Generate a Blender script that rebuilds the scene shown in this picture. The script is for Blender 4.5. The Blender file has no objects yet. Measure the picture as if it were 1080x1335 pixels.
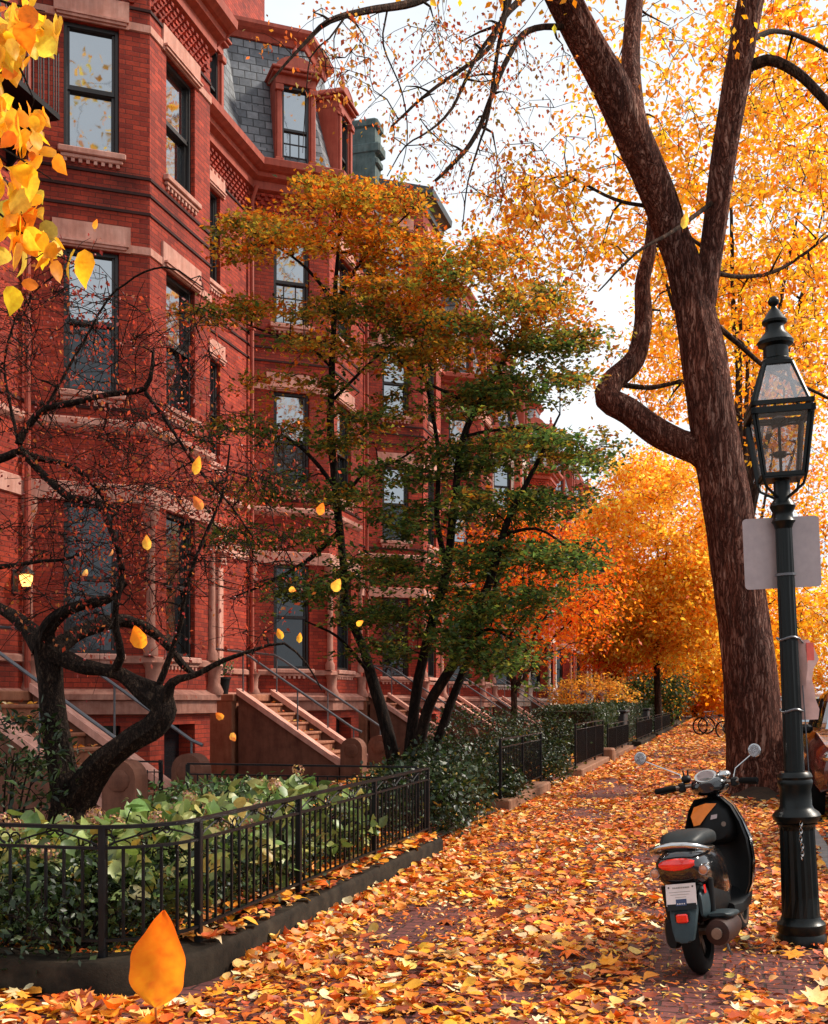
import bpy, math, random
import numpy as np
from mathutils import Vector, Matrix
rng = np.random.default_rng(7)
random.seed(7)
SC = bpy.context.scene
COL = SC.collection
TH = math.radians(15.1)
SN, CS = math.sin(TH), math.cos(TH)
FPX, HY, EYE = 1500.0, 915.0, 1.45

def P(px, py, d):
    """point seen at photo pixel (px,py) at depth d metres"""
    L = (px-540.0)/FPX*d
    return (L*CS - d*SN, L*SN + d*CS, EYE-(py-HY)/FPX*d)

# ------------------------------------------------------------------ materials
def mat(name):
    m = bpy.data.materials.new(name); m.use_nodes = True
    nt = m.node_tree; nt.nodes.clear()
    out = nt.nodes.new('ShaderNodeOutputMaterial')
    return m, nt, out
def N(nt, t, **kw):
    n = nt.nodes.new(t)
    for k, v in kw.items():
        if k.startswith('i_'):
            key = k[2:].replace('_', ' ')
            n.inputs[key].default_value = v
        else: setattr(n, k, v)
    return n
def ramp(nt, stops, interp='LINEAR'):
    r = nt.nodes.new('ShaderNodeValToRGB'); r.color_ramp.interpolation = interp
    e = r.color_ramp.elements
    while len(e) > 1: e.remove(e[-1])
    e[0].position = stops[0][0]; e[0].color = (*stops[0][1], 1)
    for p, c in stops[1:]:
        x = e.new(p); x.color = (*c, 1)
    return r
def mix(nt, a, b, fac, mode='MIX'):
    m = nt.nodes.new('ShaderNodeMix'); m.data_type = 'RGBA'; m.blend_type = mode
    for sock, v in ((m.inputs[0], fac), (m.inputs[6], a), (m.inputs[7], b)):
        if isinstance(v, (int, float)): sock.default_value = v
        elif isinstance(v, tuple): sock.default_value = (*v, 1)
        else: nt.links.new(v, sock)
    return m.outputs[2]
def principled(nt, out, color, rough=0.7, bump=None, bstr=0.3, bdist=0.01, metal=0.0, spec=0.5, coat=0.0):
    b = nt.nodes.new('ShaderNodeBsdfPrincipled')
    if isinstance(color, tuple): b.inputs['Base Color'].default_value = (*color, 1)
    else: nt.links.new(color, b.inputs['Base Color'])
    if isinstance(rough, (int, float)): b.inputs['Roughness'].default_value = rough
    else: nt.links.new(rough, b.inputs['Roughness'])
    b.inputs['Metallic'].default_value = metal
    b.inputs['Specular IOR Level'].default_value = spec
    b.inputs['Coat Weight'].default_value = coat
    if bump is not None:
        bp = nt.nodes.new('ShaderNodeBump'); bp.inputs['Strength'].default_value = bstr
        bp.inputs['Distance'].default_value = bdist
        nt.links.new(bump, bp.inputs['Height']); nt.links.new(bp.outputs[0], b.inputs['Normal'])
    nt.links.new(b.outputs[0], out.inputs[0])
    return b
def noise(nt, vec, scale, detail=4, rough=0.6, out=0):
    n = N(nt, 'ShaderNodeTexNoise'); n.inputs['Scale'].default_value = scale
    n.inputs['Detail'].default_value = detail; n.inputs['Roughness'].default_value = rough
    nt.links.new(vec, n.inputs['Vector'])
    return n.outputs[out]
def coords(nt, which='Object', scale=(1, 1, 1)):
    t = nt.nodes.new('ShaderNodeTexCoord'); mp = nt.nodes.new('ShaderNodeMapping')
    mp.inputs['Scale'].default_value = scale
    nt.links.new(t.outputs[which], mp.inputs['Vector'])
    return mp.outputs[0]

def m_brick(name, c1, c2, mortar, bw=.21, bh=.072, ms=.010, stain=.45, which='UV', rough=.75, bstr=.5):
    m, nt, out = mat(name)
    uv = coords(nt, which)
    b = N(nt, 'ShaderNodeTexBrick')
    nt.links.new(uv, b.inputs['Vector'])
    b.inputs['Color1'].default_value = (*c1, 1); b.inputs['Color2'].default_value = (*c2, 1)
    b.inputs['Mortar'].default_value = (*mortar, 1)
    b.inputs['Scale'].default_value = 1; b.inputs['Brick Width'].default_value = bw
    b.inputs['Row Height'].default_value = bh; b.inputs['Mortar Size'].default_value = ms
    b.inputs['Mortar Smooth'].default_value = .3; b.inputs['Bias'].default_value = -.1
    ob = coords(nt, 'Object')
    n1 = noise(nt, ob, .7, 6, .65)
    r = ramp(nt, [(.32, (1-stain,)*3), (.5, (.95, .95, .95)), (.72, (1.25, 1.22, 1.2))]); nt.links.new(n1, r.inputs[0])
    c = mix(nt, b.outputs[0], r.outputs[0], 1.0, 'MULTIPLY')
    n2 = noise(nt, coords(nt, 'Object', (5, 5, .5)), 1.0, 5, .6)
    r2 = ramp(nt, [(.35, (.7, .68, .66)), (.6, (1, 1, 1))]); nt.links.new(n2, r2.inputs[0])
    c = mix(nt, c, r2.outputs[0], .7, 'MULTIPLY')
    n3 = noise(nt, ob, 40, 3, .7)
    r3 = ramp(nt, [(.3, (.75,)*3), (.7, (1.2,)*3)]); nt.links.new(n3, r3.inputs[0])
    c = mix(nt, c, r3.outputs[0], .8, 'MULTIPLY')
    inv = N(nt, 'ShaderNodeMath', operation='SUBTRACT'); inv.inputs[0].default_value = 1
    nt.links.new(b.outputs[1], inv.inputs[1])
    ad = N(nt, 'ShaderNodeMath', operation='MULTIPLY_ADD'); nt.links.new(n3, ad.inputs[0]); ad.inputs[1].default_value = .3
    nt.links.new(inv.outputs[0], ad.inputs[2])
    principled(nt, out, c, rough, ad.outputs[0], bstr, .012, spec=.3)
    return m
def m_stone(name, c1, c2, scale=6, bump=.3, rough=.8, streak=True, spec=.3):
    m, nt, out = mat(name)
    ob = coords(nt, 'Object')
    n1 = noise(nt, ob, scale, 7, .65)
    r = ramp(nt, [(.3, c1), (.7, c2)]); nt.links.new(n1, r.inputs[0]); c = r.outputs[0]
    if streak:
        n2 = noise(nt, coords(nt, 'Object', (7, 7, .8)), 1, 5, .7)
        r2 = ramp(nt, [(.35, (.55, .5, .48)), (.6, (1, 1, 1))]); nt.links.new(n2, r2.inputs[0])
        c = mix(nt, c, r2.outputs[0], .6, 'MULTIPLY')
    n3 = noise(nt, ob, scale*12, 4, .6)
    principled(nt, out, c, rough, n3, bump, .006, spec=spec)
    return m
def m_metal(name, c, rough=.4, spec=.5, metal=0., bump=.15, var=.3, coat=0.):
    m, nt, out = mat(name)
    if bump == 0: bump = 1e-4
    ob = coords(nt, 'Object')
    n1 = noise(nt, ob, 14, 6, .65)
    lo = tuple(x*(1-var) for x in c); hi = tuple(min(1, x*(1+var)) for x in c)
    r = ramp(nt, [(.3, lo), (.7, hi)]); nt.links.new(n1, r.inputs[0])
    rr = N(nt, 'ShaderNodeMath', operation='MULTIPLY_ADD'); nt.links.new(n1, rr.inputs[0])
    rr.inputs[1].default_value = .25; rr.inputs[2].default_value = max(.02, rough-.12)
    n3 = noise(nt, ob, 90, 3, .6)
    principled(nt, out, r.outputs[0], rr.outputs[0], n3, bump, .002, metal=metal, spec=spec, coat=coat)
    return m
def m_bark(name, c1, c2, sx=9, sz=1.3, bstr=1.0, bdist=.04, moss=None):
    m, nt, out = mat(name)
    v = coords(nt, 'Object', (sx, sx, sz))
    w = noise(nt, coords(nt, 'Object', (1.3, 1.3, .9)), 1.5, 4, .6, 1)
    ad = N(nt, 'ShaderNodeVectorMath', operation='MULTIPLY_ADD'); nt.links.new(w, ad.inputs[0])
    ad.inputs[1].default_value = (2.2, 2.2, .8); nt.links.new(v, ad.inputs[2])
    n0 = noise(nt, ad.outputs[0], 1.0, 3, .55)
    s1 = N(nt, 'ShaderNodeMath', operation='SUBTRACT'); nt.links.new(n0, s1.inputs[0]); s1.inputs[1].default_value = .5
    ab = N(nt, 'ShaderNodeMath', operation='ABSOLUTE'); nt.links.new(s1.outputs[0], ab.inputs[0])
    sc2 = N(nt, 'ShaderNodeVectorMath', operation='SCALE'); nt.links.new(ad.outputs[0], sc2.inputs[0]); sc2.inputs['Scale'].default_value = 2.1
    n02 = noise(nt, sc2.outputs[0], 1.0, 3, .6)
    s2 = N(nt, 'ShaderNodeMath', operation='SUBTRACT'); nt.links.new(n02, s2.inputs[0]); s2.inputs[1].default_value = .5
    ab2 = N(nt, 'ShaderNodeMath', operation='ABSOLUTE'); nt.links.new(s2.outputs[0], ab2.inputs[0])
    mn_ = N(nt, 'ShaderNodeMath', operation='MINIMUM'); nt.links.new(ab.outputs[0], mn_.inputs[0])
    ml_ = N(nt, 'ShaderNodeMath', operation='MULTIPLY'); nt.links.new(ab2.outputs[0], ml_.inputs[0]); ml_.inputs[1].default_value = 1.5; nt.links.new(ml_.outputs[0], mn_.inputs[1])
    cr = ramp(nt, [(0, (0, 0, 0)), (.05, (.45, .45, .45)), (.16, (1, 1, 1))]); nt.links.new(mn_.outputs[0], cr.inputs[0])
    n1 = noise(nt, coords(nt, 'Object', (sx*2.2, sx*2.2, sz*4)), 1.6, 8, .75)
    h = mix(nt, cr.outputs[0], n1, .45)
    r = ramp(nt, [(.22, tuple(x*.22 for x in c1)), (.48, c1), (.66, tuple((x+y)/2 for x, y in zip(c1, c2))), (.82, c2)]); nt.links.new(h, r.inputs[0])
    c = r.outputs[0]
    pn = noise(nt, coords(nt, 'Object', (1.1, 1.1, .35)), 1.6, 4, .6); pr = ramp(nt, [(.35, (.6, .58, .6)), (.6, (1.1, 1, .95))]); nt.links.new(pn, pr.inputs[0])
    c = mix(nt, c, pr.outputs[0], 1., 'MULTIPLY')
    if moss:
        mn = noise(nt, coords(nt, 'Object'), 3.0, 5, .7)
        mr = ramp(nt, [(.55, (0, 0, 0)), (.68, (1, 1, 1))]); nt.links.new(mn, mr.inputs[0])
        c = mix(nt, c, moss, mr.outputs[0])
    principled(nt, out, c, .9, h, bstr, bdist, spec=.15)
    return m
def m_leaf(name, trans=.35, rough=.5, spec=.35, tscale=1.25):
    m, nt, out = mat(name)
    a = N(nt, 'ShaderNodeAttribute'); a.attribute_name = 'Col'
    b = nt.nodes.new('ShaderNodeBsdfPrincipled')
    n1 = noise(nt, coords(nt, 'Object'), 55, 3, .6)
    r = ramp(nt, [(.3, (.75, .7, .65)), (.65, (1.1, 1.1, 1.1))]); nt.links.new(n1, r.inputs[0])
    c = mix(nt, a.outputs['Color'], r.outputs[0], .8, 'MULTIPLY')
    nt.links.new(c, b.inputs['Base Color'])
    b.inputs['Roughness'].default_value = rough; b.inputs['Specular IOR Level'].default_value = spec
    t = nt.nodes.new('ShaderNodeBsdfTranslucent')
    tc = mix(nt, c, (tscale, tscale, tscale*.8), 1.0, 'MULTIPLY'); nt.links.new(tc, t.inputs[0])
    s = nt.nodes.new('ShaderNodeMixShader'); s.inputs[0].default_value = trans
    nt.links.new(b.outputs[0], s.inputs[1]); nt.links.new(t.outputs[0], s.inputs[2])
    nt.links.new(s.outputs[0], out.inputs[0])
    return m
def m_glass_window(name, tint=(.012, .014, .016), refl=.5, fk=.8):
    m, nt, out = mat(name)
    g = nt.nodes.new('ShaderNodeBsdfGlossy'); g.inputs['Roughness'].default_value = .03
    g.inputs['Color'].default_value = (.86, .92, .97, 1)
    n1 = noise(nt, coords(nt, 'Object'), 2.2, 2, .5)
    bp = N(nt, 'ShaderNodeBump'); bp.inputs['Strength'].default_value = .12; bp.inputs['Distance'].default_value = .02
    nt.links.new(n1, bp.inputs['Height']); nt.links.new(bp.outputs[0], g.inputs['Normal'])
    d = nt.nodes.new('ShaderNodeBsdfDiffuse'); d.inputs[0].default_value = (*tint, 1)
    s = nt.nodes.new('ShaderNodeMixShader')
    lw = N(nt, 'ShaderNodeFresnel'); lw.inputs[0].default_value = 1.5
    ma = N(nt, 'ShaderNodeMath', operation='MULTIPLY_ADD'); nt.links.new(lw.outputs[0], ma.inputs[0])
    ma.inputs[1].default_value = fk; ma.inputs[2].default_value = refl; ma.use_clamp = True
    nt.links.new(ma.outputs[0], s.inputs[0])
    nt.links.new(d.outputs[0], s.inputs[1]); nt.links.new(g.outputs[0], s.inputs[2]); nt.links.new(s.outputs[0], out.inputs[0])
    return m
def m_clear(name, tint=(.9, .93, .93), r=.15):
    m, nt, out = mat(name)
    t = nt.nodes.new('ShaderNodeBsdfTransparent'); t.inputs[0].default_value = (*tint, 1)
    g = nt.nodes.new('ShaderNodeBsdfGlossy'); g.inputs['Roughness'].default_value = .04
    s = nt.nodes.new('ShaderNodeMixShader')
    n1 = noise(nt, coords(nt, 'Object'), 9, 4, .6)
    ma = N(nt, 'ShaderNodeMath', operation='MULTIPLY_ADD'); nt.links.new(n1, ma.inputs[0]); ma.inputs[1].default_value = .2; ma.inputs[2].default_value = r-.1; ma.use_clamp = True
    nt.links.new(ma.outputs[0], s.inputs[0])
    nt.links.new(t.outputs[0], s.inputs[1]); nt.links.new(g.outputs[0], s.inputs[2]); nt.links.new(s.outputs[0], out.inputs[0])
    return m
def m_emit(name, c, s):
    m, nt, out = mat(name)
    e = nt.nodes.new('ShaderNodeEmission'); e.inputs[0].default_value = (*c, 1); e.inputs[1].default_value = s
    nt.links.new(e.outputs[0], out.inputs[0]); return m
def m_slate(name):
    m, nt, out = mat(name)
    uv = coords(nt, 'UV')
    b = N(nt, 'ShaderNodeTexBrick'); nt.links.new(uv, b.inputs['Vector'])
    b.inputs['Color1'].default_value = (.07, .08, .095, 1); b.inputs['Color2'].default_value = (.20, .22, .24, 1)
    b.inputs['Mortar'].default_value = (.02, .022, .025, 1); b.inputs['Scale'].default_value = 1
    b.inputs['Brick Width'].default_value = .26; b.inputs['Row Height'].default_value = .19
    b.inputs['Mortar Size'].default_value = .012; b.inputs['Mortar Smooth'].default_value = .2
    n3 = noise(nt, coords(nt, 'Object'), 9, 5, .7)
    r = ramp(nt, [(.3, (.65,)*3), (.7, (1.25,)*3)]); nt.links.new(n3, r.inputs[0])
    c = mix(nt, b.outputs[0], r.outputs[0], 1., 'MULTIPLY')
    inv = N(nt, 'ShaderNodeMath', operation='SUBTRACT'); inv.inputs[0].default_value = 1; nt.links.new(b.outputs[1], inv.inputs[1])
    principled(nt, out, c, .5, inv.outputs[0], .8, .02, spec=.5)
    return m

M = {}
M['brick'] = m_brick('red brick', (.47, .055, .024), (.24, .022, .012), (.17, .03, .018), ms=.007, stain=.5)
M['brick_pink'] = m_brick('rose brick', (.50, .075, .035), (.32, .035, .018), (.24, .06, .04), ms=.007)
M['groove_shade'] = m_brick('groove shade brick', (.10, .014, .01), (.07, .01, .007), (.05, .012, .01))
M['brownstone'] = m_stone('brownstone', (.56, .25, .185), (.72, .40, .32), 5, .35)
M['brown_mid'] = m_stone('mid brownstone', (.30, .115, .08), (.50, .25, .19), 5, .4)  # brownstone in a darker tone, for the lower stone trim
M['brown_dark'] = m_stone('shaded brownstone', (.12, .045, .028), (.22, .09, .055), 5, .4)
M['stone_step'] = m_stone('brownstone tread', (.26, .09, .05), (.42, .18, .10), 5, .35)
M['terracotta'] = m_stone('painted cornice', (.34, .06, .036), (.44, .10, .06), 5, .25, .6)
M['white_trim'] = m_stone('white trim', (.6, .5, .44), (.75, .68, .6), 5, .15)
M['slate'] = m_slate('roof slate')
M['roof_dark'] = m_metal('roof lead', (.035, .045, .05), .5)
M['copper'] = m_stone('weathered chimney', (.05, .085, .085), (.13, .18, .175), 5, .3)
M['frame'] = m_metal('window paint', (.018, .016, .016), .45)
M['frame_brown'] = m_metal('window casing', (.13, .075, .055), .5)
M['pane'] = m_glass_window('window glass', refl=.36)
M['pane_dark'] = m_glass_window('window glass dim', refl=.035, fk=.6)
M['blind'] = m_stone('window blind', (.2, .17, .09), (.28, .24, .13), 3, .05, .8, False)
M['door'] = m_metal('door paint', (.02, .012, .01), .35)
M['iron'] = m_metal('black iron', (.005, .005, .006), .42, .25)
M['lamp_iron'] = m_metal('green black iron', (.003, .005, .005), .34, .25, bump=.3)
M['steel'] = m_metal('handrail steel', (.10, .10, .11), .35, .6, .3)
M['kerb'] = m_stone('wet curb stone', (.010, .008, .006), (.05, .036, .024), 6, .5, .8, True, .12)
M['kerb_brown'] = m_stone('brown curb stone', (.2, .09, .05), (.34, .17, .1), 6, .4, .8)
M['granite'] = m_stone('granite', (.2, .18, .17), (.36, .33, .31), 8, .3, .8, False)
M['soil'] = m_stone('soil', (.02, .013, .008), (.06, .035, .02), 9, .8, .95, False)
M['asphalt'] = m_stone('asphalt', (.04, .04, .042), (.07, .068, .066), 9, .6, .9, False)
M['paver'] = m_brick('sidewalk brick', (.20, .065, .055), (.13, .045, .045), (.045, .025, .02), .2, .1, .009, .5, 'UV', .6, .6)
M['bark_big'] = m_bark('furrowed bark', (.17, .062, .042), (.44, .27, .21), 10, 1.25, 1.0, .06)
M['bark_dark'] = m_bark('dark bark', (.024, .014, .010), (.085, .06, .04), 22, 9, 1.0, .02)
M['bark_stem'] = m_bark('stem bark', (.016, .010, .008), (.045, .03, .022), 20, 5, .6, .01)
M['bark_far'] = m_bark('far bark', (.05, .028, .018), (.12, .07, .045), 8, 2, .6, .03)
M['leaf'] = m_leaf('autumn leaf', .6, tscale=1.55)
M['leaf_green'] = m_leaf('green leaf', .22, .42, .45)
M['litter'] = m_leaf('fallen leaf', .08, .5, .4)
M['berry'] = m_metal('red berry', (.25, .02, .015), .35)
M['rubber'] = m_metal('rubber', (.006, .006, .006), .8, .12)
M['black_paint'] = m_metal('black gloss paint', (.008, .008, .009), .16, .6, 0, .02, .2, .6)
M['grey_plastic'] = m_metal('blue grey plastic', (.020, .034, .040), .5, .25, 0, .1)
M['black_plastic'] = m_metal('black plastic', (.006, .0065, .007), .5, .2, 0, .2)
M['seat_vinyl'] = m_metal('seat vinyl', (.014, .018, .019), .5, .25, 0, .3)
M['chrome'] = m_metal('chrome', (.5, .5, .5), .2, .5, 1., .02, .1)
M['dull_metal'] = m_metal('dull metal', (.22, .17, .14), .4, .5, .8)
M['muffler'] = m_metal('brown muffler', (.035, .013, .009), .5, .3, .2)
M['red_lens'] = m_metal('red lens', (.75, .02, .012), .15, .6, 0, .02, .2, .5)
M['amber_lens'] = m_metal('amber lens', (.5, .2, .1), .15, .6, 0, .02, .2, .5)
M['orange'] = m_metal('orange panel', (.75, .20, .02), .35, .4, 0, .05, .15)
M['plate'] = m_metal('plate white', (.62, .54, .52), .4, .4, 0, .05, .1)
M['blue'] = m_metal('plate blue', (.01, .025, .09), .4)
M['mirror'] = m_metal('mirror glass', (.85, .88, .92), .15, .5, 1., .0, .02)
M['sign'] = m_metal('sign back', (.40, .32, .32), .42, .5, .25, .05, .12)
M['paper'] = m_metal('paper sleeve', (.62, .38, .34), .6, .3, 0, .05, .15)
M['paper_red'] = m_metal('printed red', (.75, .13, .10), .6, .3, 0, .05, .15)
M['clear'] = m_clear('lantern glass', (.90, .87, .86), .2)
M['car_red'] = m_metal('dark red car paint', (.10, .018, .014), .2, .6, .2, .0, .1, .8)
M['car_black'] = m_metal('black car paint', (.01, .01, .012), .2, .6, .1, .0, .1, .8)
M['lamp_glow'] = m_emit('porch lamp glow', (1, .42, .10), 3.2)
M['planter'] = m_metal('planter black', (.01, .011, .012), .6)

# ------------------------------------------------------------------ mesh builder
class MB:
    def __init__(s): s.v = []; s.f = []
    def add(s, vs, fs):
        o = len(s.v); s.v.extend([tuple(map(float, p)) for p in vs]); s.f.extend([tuple(i+o for i in f) for f in fs]); return s
    def box(s, x0, x1, y0, y1, z0, z1, M4=None, bev=0):
        if x0 > x1: x0, x1 = x1, x0
        if y0 > y1: y0, y1 = y1, y0
        if z0 > z1: z0, z1 = z1, z0
        if bev > 0:
            b = min(bev, (x1-x0)*.45, (y1-y0)*.45, (z1-z0)*.45)
            vs = []; fs = []
            for (a, z) in ((b, z0), (0, z0+b), (0, z1-b), (b, z1)):
                for (x, y) in ((x0+a+b, y0+a), (x1-a-b, y0+a), (x1-a, y0+a+b), (x1-a, y1-a-b), (x1-a-b, y1-a), (x0+a+b, y1-a), (x0+a, y1-a-b), (x0+a, y0+a+b)):
                    vs.append((x, y, z))
            for k in range(3):
                for i in range(8):
                    j = (i+1) % 8; fs.append((k*8+i, k*8+j, k*8+8+j, k*8+8+i))
            fs.append(tuple(range(7, -1, -1))); fs.append(tuple(range(24, 32)))
        else:
            vs = [(x, y, z) for z in (z0, z1) for (x, y) in ((x0, y0), (x1, y0), (x1, y1), (x0, y1))]
            fs = [(3, 2, 1, 0), (4, 5, 6, 7), (0, 1, 5, 4), (1, 2, 6, 5), (2, 3, 7, 6), (3, 0, 4, 7)]
        if M4 is not None: vs = [tuple(M4 @ Vector(p)) for p in vs]
        return s.add(vs, fs)
    def bar(s, a, b, w, h=None, up=(0, 0, 1), e0=0., e1=0.):
        """rectangular bar from a to b; w across, h along up"""
        h = h or w
        a = Vector(a); b = Vector(b); d = (b-a).normalized(); u = Vector(up)
        sd = d.cross(u)
        if sd.length < 1e-4: sd = d.cross(Vector((1, 0, 0)))
        sd.normalize(); u = sd.cross(d).normalized()
        a = a-d*e0; b = b+d*e1
        vs = []
        for p in (a, b):
            for (i, j) in ((-1, -1), (1, -1), (1, 1), (-1, 1)): vs.append(p+sd*(w/2*i)+u*(h/2*j))
        return s.add(vs, [(0, 1, 2, 3)[::-1], (4, 5, 6, 7), (0, 1, 5, 4), (1, 2, 6, 5), (2, 3, 7, 6), (3, 0, 4, 7)])
    def prism(s, poly, ax, a0, a1):
        """poly 2D; ax = axis of extrusion ('x','y','z')"""
        n = len(poly); vs = []
        for a in (a0, a1):
            for (u, v) in poly:
                vs.append({'x': (a, u, v), 'y': (u, a, v), 'z': (u, v, a)}[ax])
        fs = [tuple(range(n-1, -1, -1)), tuple(range(n, 2*n))]
        for i in range(n): j = (i+1) % n; fs.append((i, j, n+j, n+i))
        return s.add(vs, fs)
    def rings(s, rs, cap=True, closed=True):
        n = len(rs[0]); vs = [p for r in rs for p in r]; fs = []
        for k in range(len(rs)-1):
            for i in range(n if closed else n-1):
                j = (i+1) % n; fs.append((k*n+i, k*n+j, (k+1)*n+j, (k+1)*n+i))
        if cap:
            fs.append(tuple(range(n-1, -1, -1))); fs.append(tuple(range((len(rs)-1)*n, len(rs)*n)))
        return s.add(vs, fs)
    def lathe(s, prof, n=20, c=(0, 0, 0), flute=0, fl_rng=None):
        rs = []
        for (r, z) in prof:
            ring = []
            for i in range(n):
                a = 2*math.pi*i/n; rr = r
                if flute and fl_rng and fl_rng[0] < z < fl_rng[1]: rr = r*(1-flute*(i % 2))
                ring.append((c[0]+rr*math.cos(a), c[1]+rr*math.sin(a), c[2]+z))
            rs.append(ring)
        return s.rings(rs)
    def tube(s, pts, rad, n=8, cap=True):
        pts = np.array(pts, float); k = len(pts)
        if np.isscalar(rad): rad = [rad]*k
        d = np.gradient(pts, axis=0); d /= np.maximum(np.linalg.norm(d, axis=1, keepdims=True), 1e-9)
        ref = np.array([0., 0., 1.]) if abs(d[:, 2]).mean() < .8 else np.array([1., 0., 0.])
        u = np.cross(d, ref); u /= np.maximum(np.linalg.norm(u, axis=1, keepdims=True), 1e-9)
        w = np.cross(d, u)
        a = np.arange(n)*2*np.pi/n
        r = np.array(rad)[:, None, None]
        vs = pts[:, None, :]+r*(np.cos(a)[None, :, None]*u[:, None, :]+np.sin(a)[None, :, None]*w[:, None, :])
        vs = vs.reshape(-1, 3)
        fs = []
        for q in range(k-1):
            for i in range(n):
                j = (i+1) % n; fs.append((q*n+i, q*n+j, (q+1)*n+j, (q+1)*n+i))
        if cap: fs.append(tuple(range(n-1, -1, -1))); fs.append(tuple(range((k-1)*n, k*n)))
        return s.add(vs.tolist(), fs)
    def ball(s, c, r, n=10, m=7, sq=(1, 1, 1)):
        rs = []
        for j in range(1, m):
            t = math.pi*j/m
            rs.append([(c[0]+sq[0]*r*math.sin(t)*math.cos(2*math.pi*i/n), c[1]+sq[1]*r*math.sin(t)*math.sin(2*math.pi*i/n), c[2]-sq[2]*r*math.cos(t)) for i in range(n)])
        return s.rings(rs)

ORG = {}
def tag(o, label=None, cat=None, group=None, kind=None):
    if label: o['label'] = label
    if cat: o['category'] = cat
    if group: o['group'] = group
    if kind: o['kind'] = kind
    return o
def thing(name, label, cat, loc=(0, 0, 0), group=None, rot=None):
    o = bpy.data.objects.new(name, None); COL.objects.link(o); o.location = loc
    o.empty_display_size = .2
    if rot: o.rotation_euler = rot
    tag(o, label, cat, group); ORG[o.name] = (0, 0, 0) if rot else tuple(loc)
    return o
def world_uv(me):
    nl = len(me.loops); 
    co = np.empty(len(me.vertices)*3); me.vertices.foreach_get('co', co); co = co.reshape(-1, 3)
    vi = np.empty(nl, int); me.loops.foreach_get('vertex_index', vi)
    nf = len(me.polygons); nr = np.empty(nf*3); me.polygons.foreach_get('normal', nr); nr = nr.reshape(-1, 3)
    lt = np.empty(nf, int); me.polygons.foreach_get('loop_total', lt)
    fn = np.repeat(nr, lt, axis=0); p = co[vi]
    t = np.stack([-fn[:, 1], fn[:, 0], np.zeros(nl)], 1); ln = np.linalg.norm(t, axis=1, keepdims=True)
    t = t/np.maximum(ln, 1e-6)
    bt = np.cross(fn, t)
    u = (p*t).sum(1); v = (p*bt).sum(1)
    flat = abs(fn[:, 2]) > .97
    u = np.where(flat, p[:, 0], u); v = np.where(flat, p[:, 1], v)
    uv = me.uv_layers.new(name='UVMap')
    uv.data.foreach_set('uv', np.stack([u, v], 1).ravel())
def part(name, mb, m, parent=None, smooth=False, uv=False, loc=None, rot=None, label=None, org=None, bevel=0):
    """links a mesh; vertices given in the thing's build frame"""
    me = bpy.data.meshes.new(name)
    if org is None:
        org = (0, 0, 0)
        if parent is not None:
            r = parent
            while r.parent is not None: r = r.parent
            org = ORG.get(r.name, (0, 0, 0))
    vs = mb.v if org == (0, 0, 0) else [(x-org[0], y-org[1], z-org[2]) for x, y, z in mb.v]
    me.from_pydata(vs, [], mb.f)
    me.materials.append(M[m] if isinstance(m, str) else m)
    if smooth: me.polygons.foreach_set('use_smooth', [True]*len(me.polygons))
    me.update()
    if uv: world_uv(me)
    o = bpy.data.objects.new(name, me); COL.objects.link(o)
    if parent is not None: o.parent = parent
    if loc: o.location = loc
    if rot: o.rotation_euler = rot
    if label: o['label'] = label
    if smooth:
        try: me.set_sharp_from_angle(angle=math.radians(42))
        except Exception: pass
    if bevel:
        bm = o.modifiers.new('bevel', 'BEVEL'); bm.width = bevel; bm.segments = 2; bm.limit_method = 'ANGLE'
    return o

# ------------------------------------------------------------------ leaves
def T_leaf(kind):
    if kind == 'diamond':
        V = [(0, 0, 0), (.30, .42, .10), (0, 1, 0), (-.30, .42, .10)]; F = [(0, 1, 2), (0, 2, 3)]
    elif kind == 'ovate':
        V = [(0, 0, 0), (.26, .10, .05), (.38, .33, .09), (.30, .62, .07), (.12, .85, .03), (0, 1.02, -.05),
             (-.12, .85, .03), (-.30, .62, .07), (-.38, .33, .09), (-.26, .10, .05), (0, .33, 0), (0, .65, 0)]
        F = [(0, 1, 2, 10), (10, 2, 3, 11), (11, 3, 4, 5), (0, 10, 8, 9), (10, 11, 7, 8), (11, 5, 6, 7)]
    elif kind == 'maple':
        o = []
        lob = [(-90, .30), (-58, .50), (-40, .33), (-15, .62), (12, .36), (38, .66), (62, .38), (90, .72)]
        pts = [(math.cos(math.radians(a))*r, .35+math.sin(math.radians(a))*r) for a, r in lob]
        left = [(-x, y) for x, y in pts[-2:0:-1]]
        ring = pts+left
        V = [(0, .35, 0)]+[(x, y, .16*(x*x+(y-.35)**2)) for x, y in ring]; n = len(ring)
        F = [(0, 1+i, 1+(i+1) % n) for i in range(n)]
    elif kind == 'lance':
        V = [(0, 0, 0), (.15, .25, .04), (.17, .55, .05), (0, 1, -.06), (-.17, .55, .05), (-.15, .25, .04), (0, .5, 0)]
        F = [(0, 1, 2, 6), (6, 2, 3), (6, 3, 4), (0, 6, 4, 5)]
    return np.array(V, float), F
TL = {k: T_leaf(k) for k in ('diamond', 'ovate', 'maple', 'lance')}
def frames(nrm, r=None, axis=None):
    n = nrm/np.linalg.norm(nrm, axis=1, keepdims=True)
    if axis is None: axis = rng.normal(size=n.shape)
    t = axis-(axis*n).sum(1, keepdims=True)*n; t /= np.maximum(np.linalg.norm(t, axis=1, keepdims=True), 1e-6)
    b = np.cross(t, n)
    return np.stack([b, t, n], 2)
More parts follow.
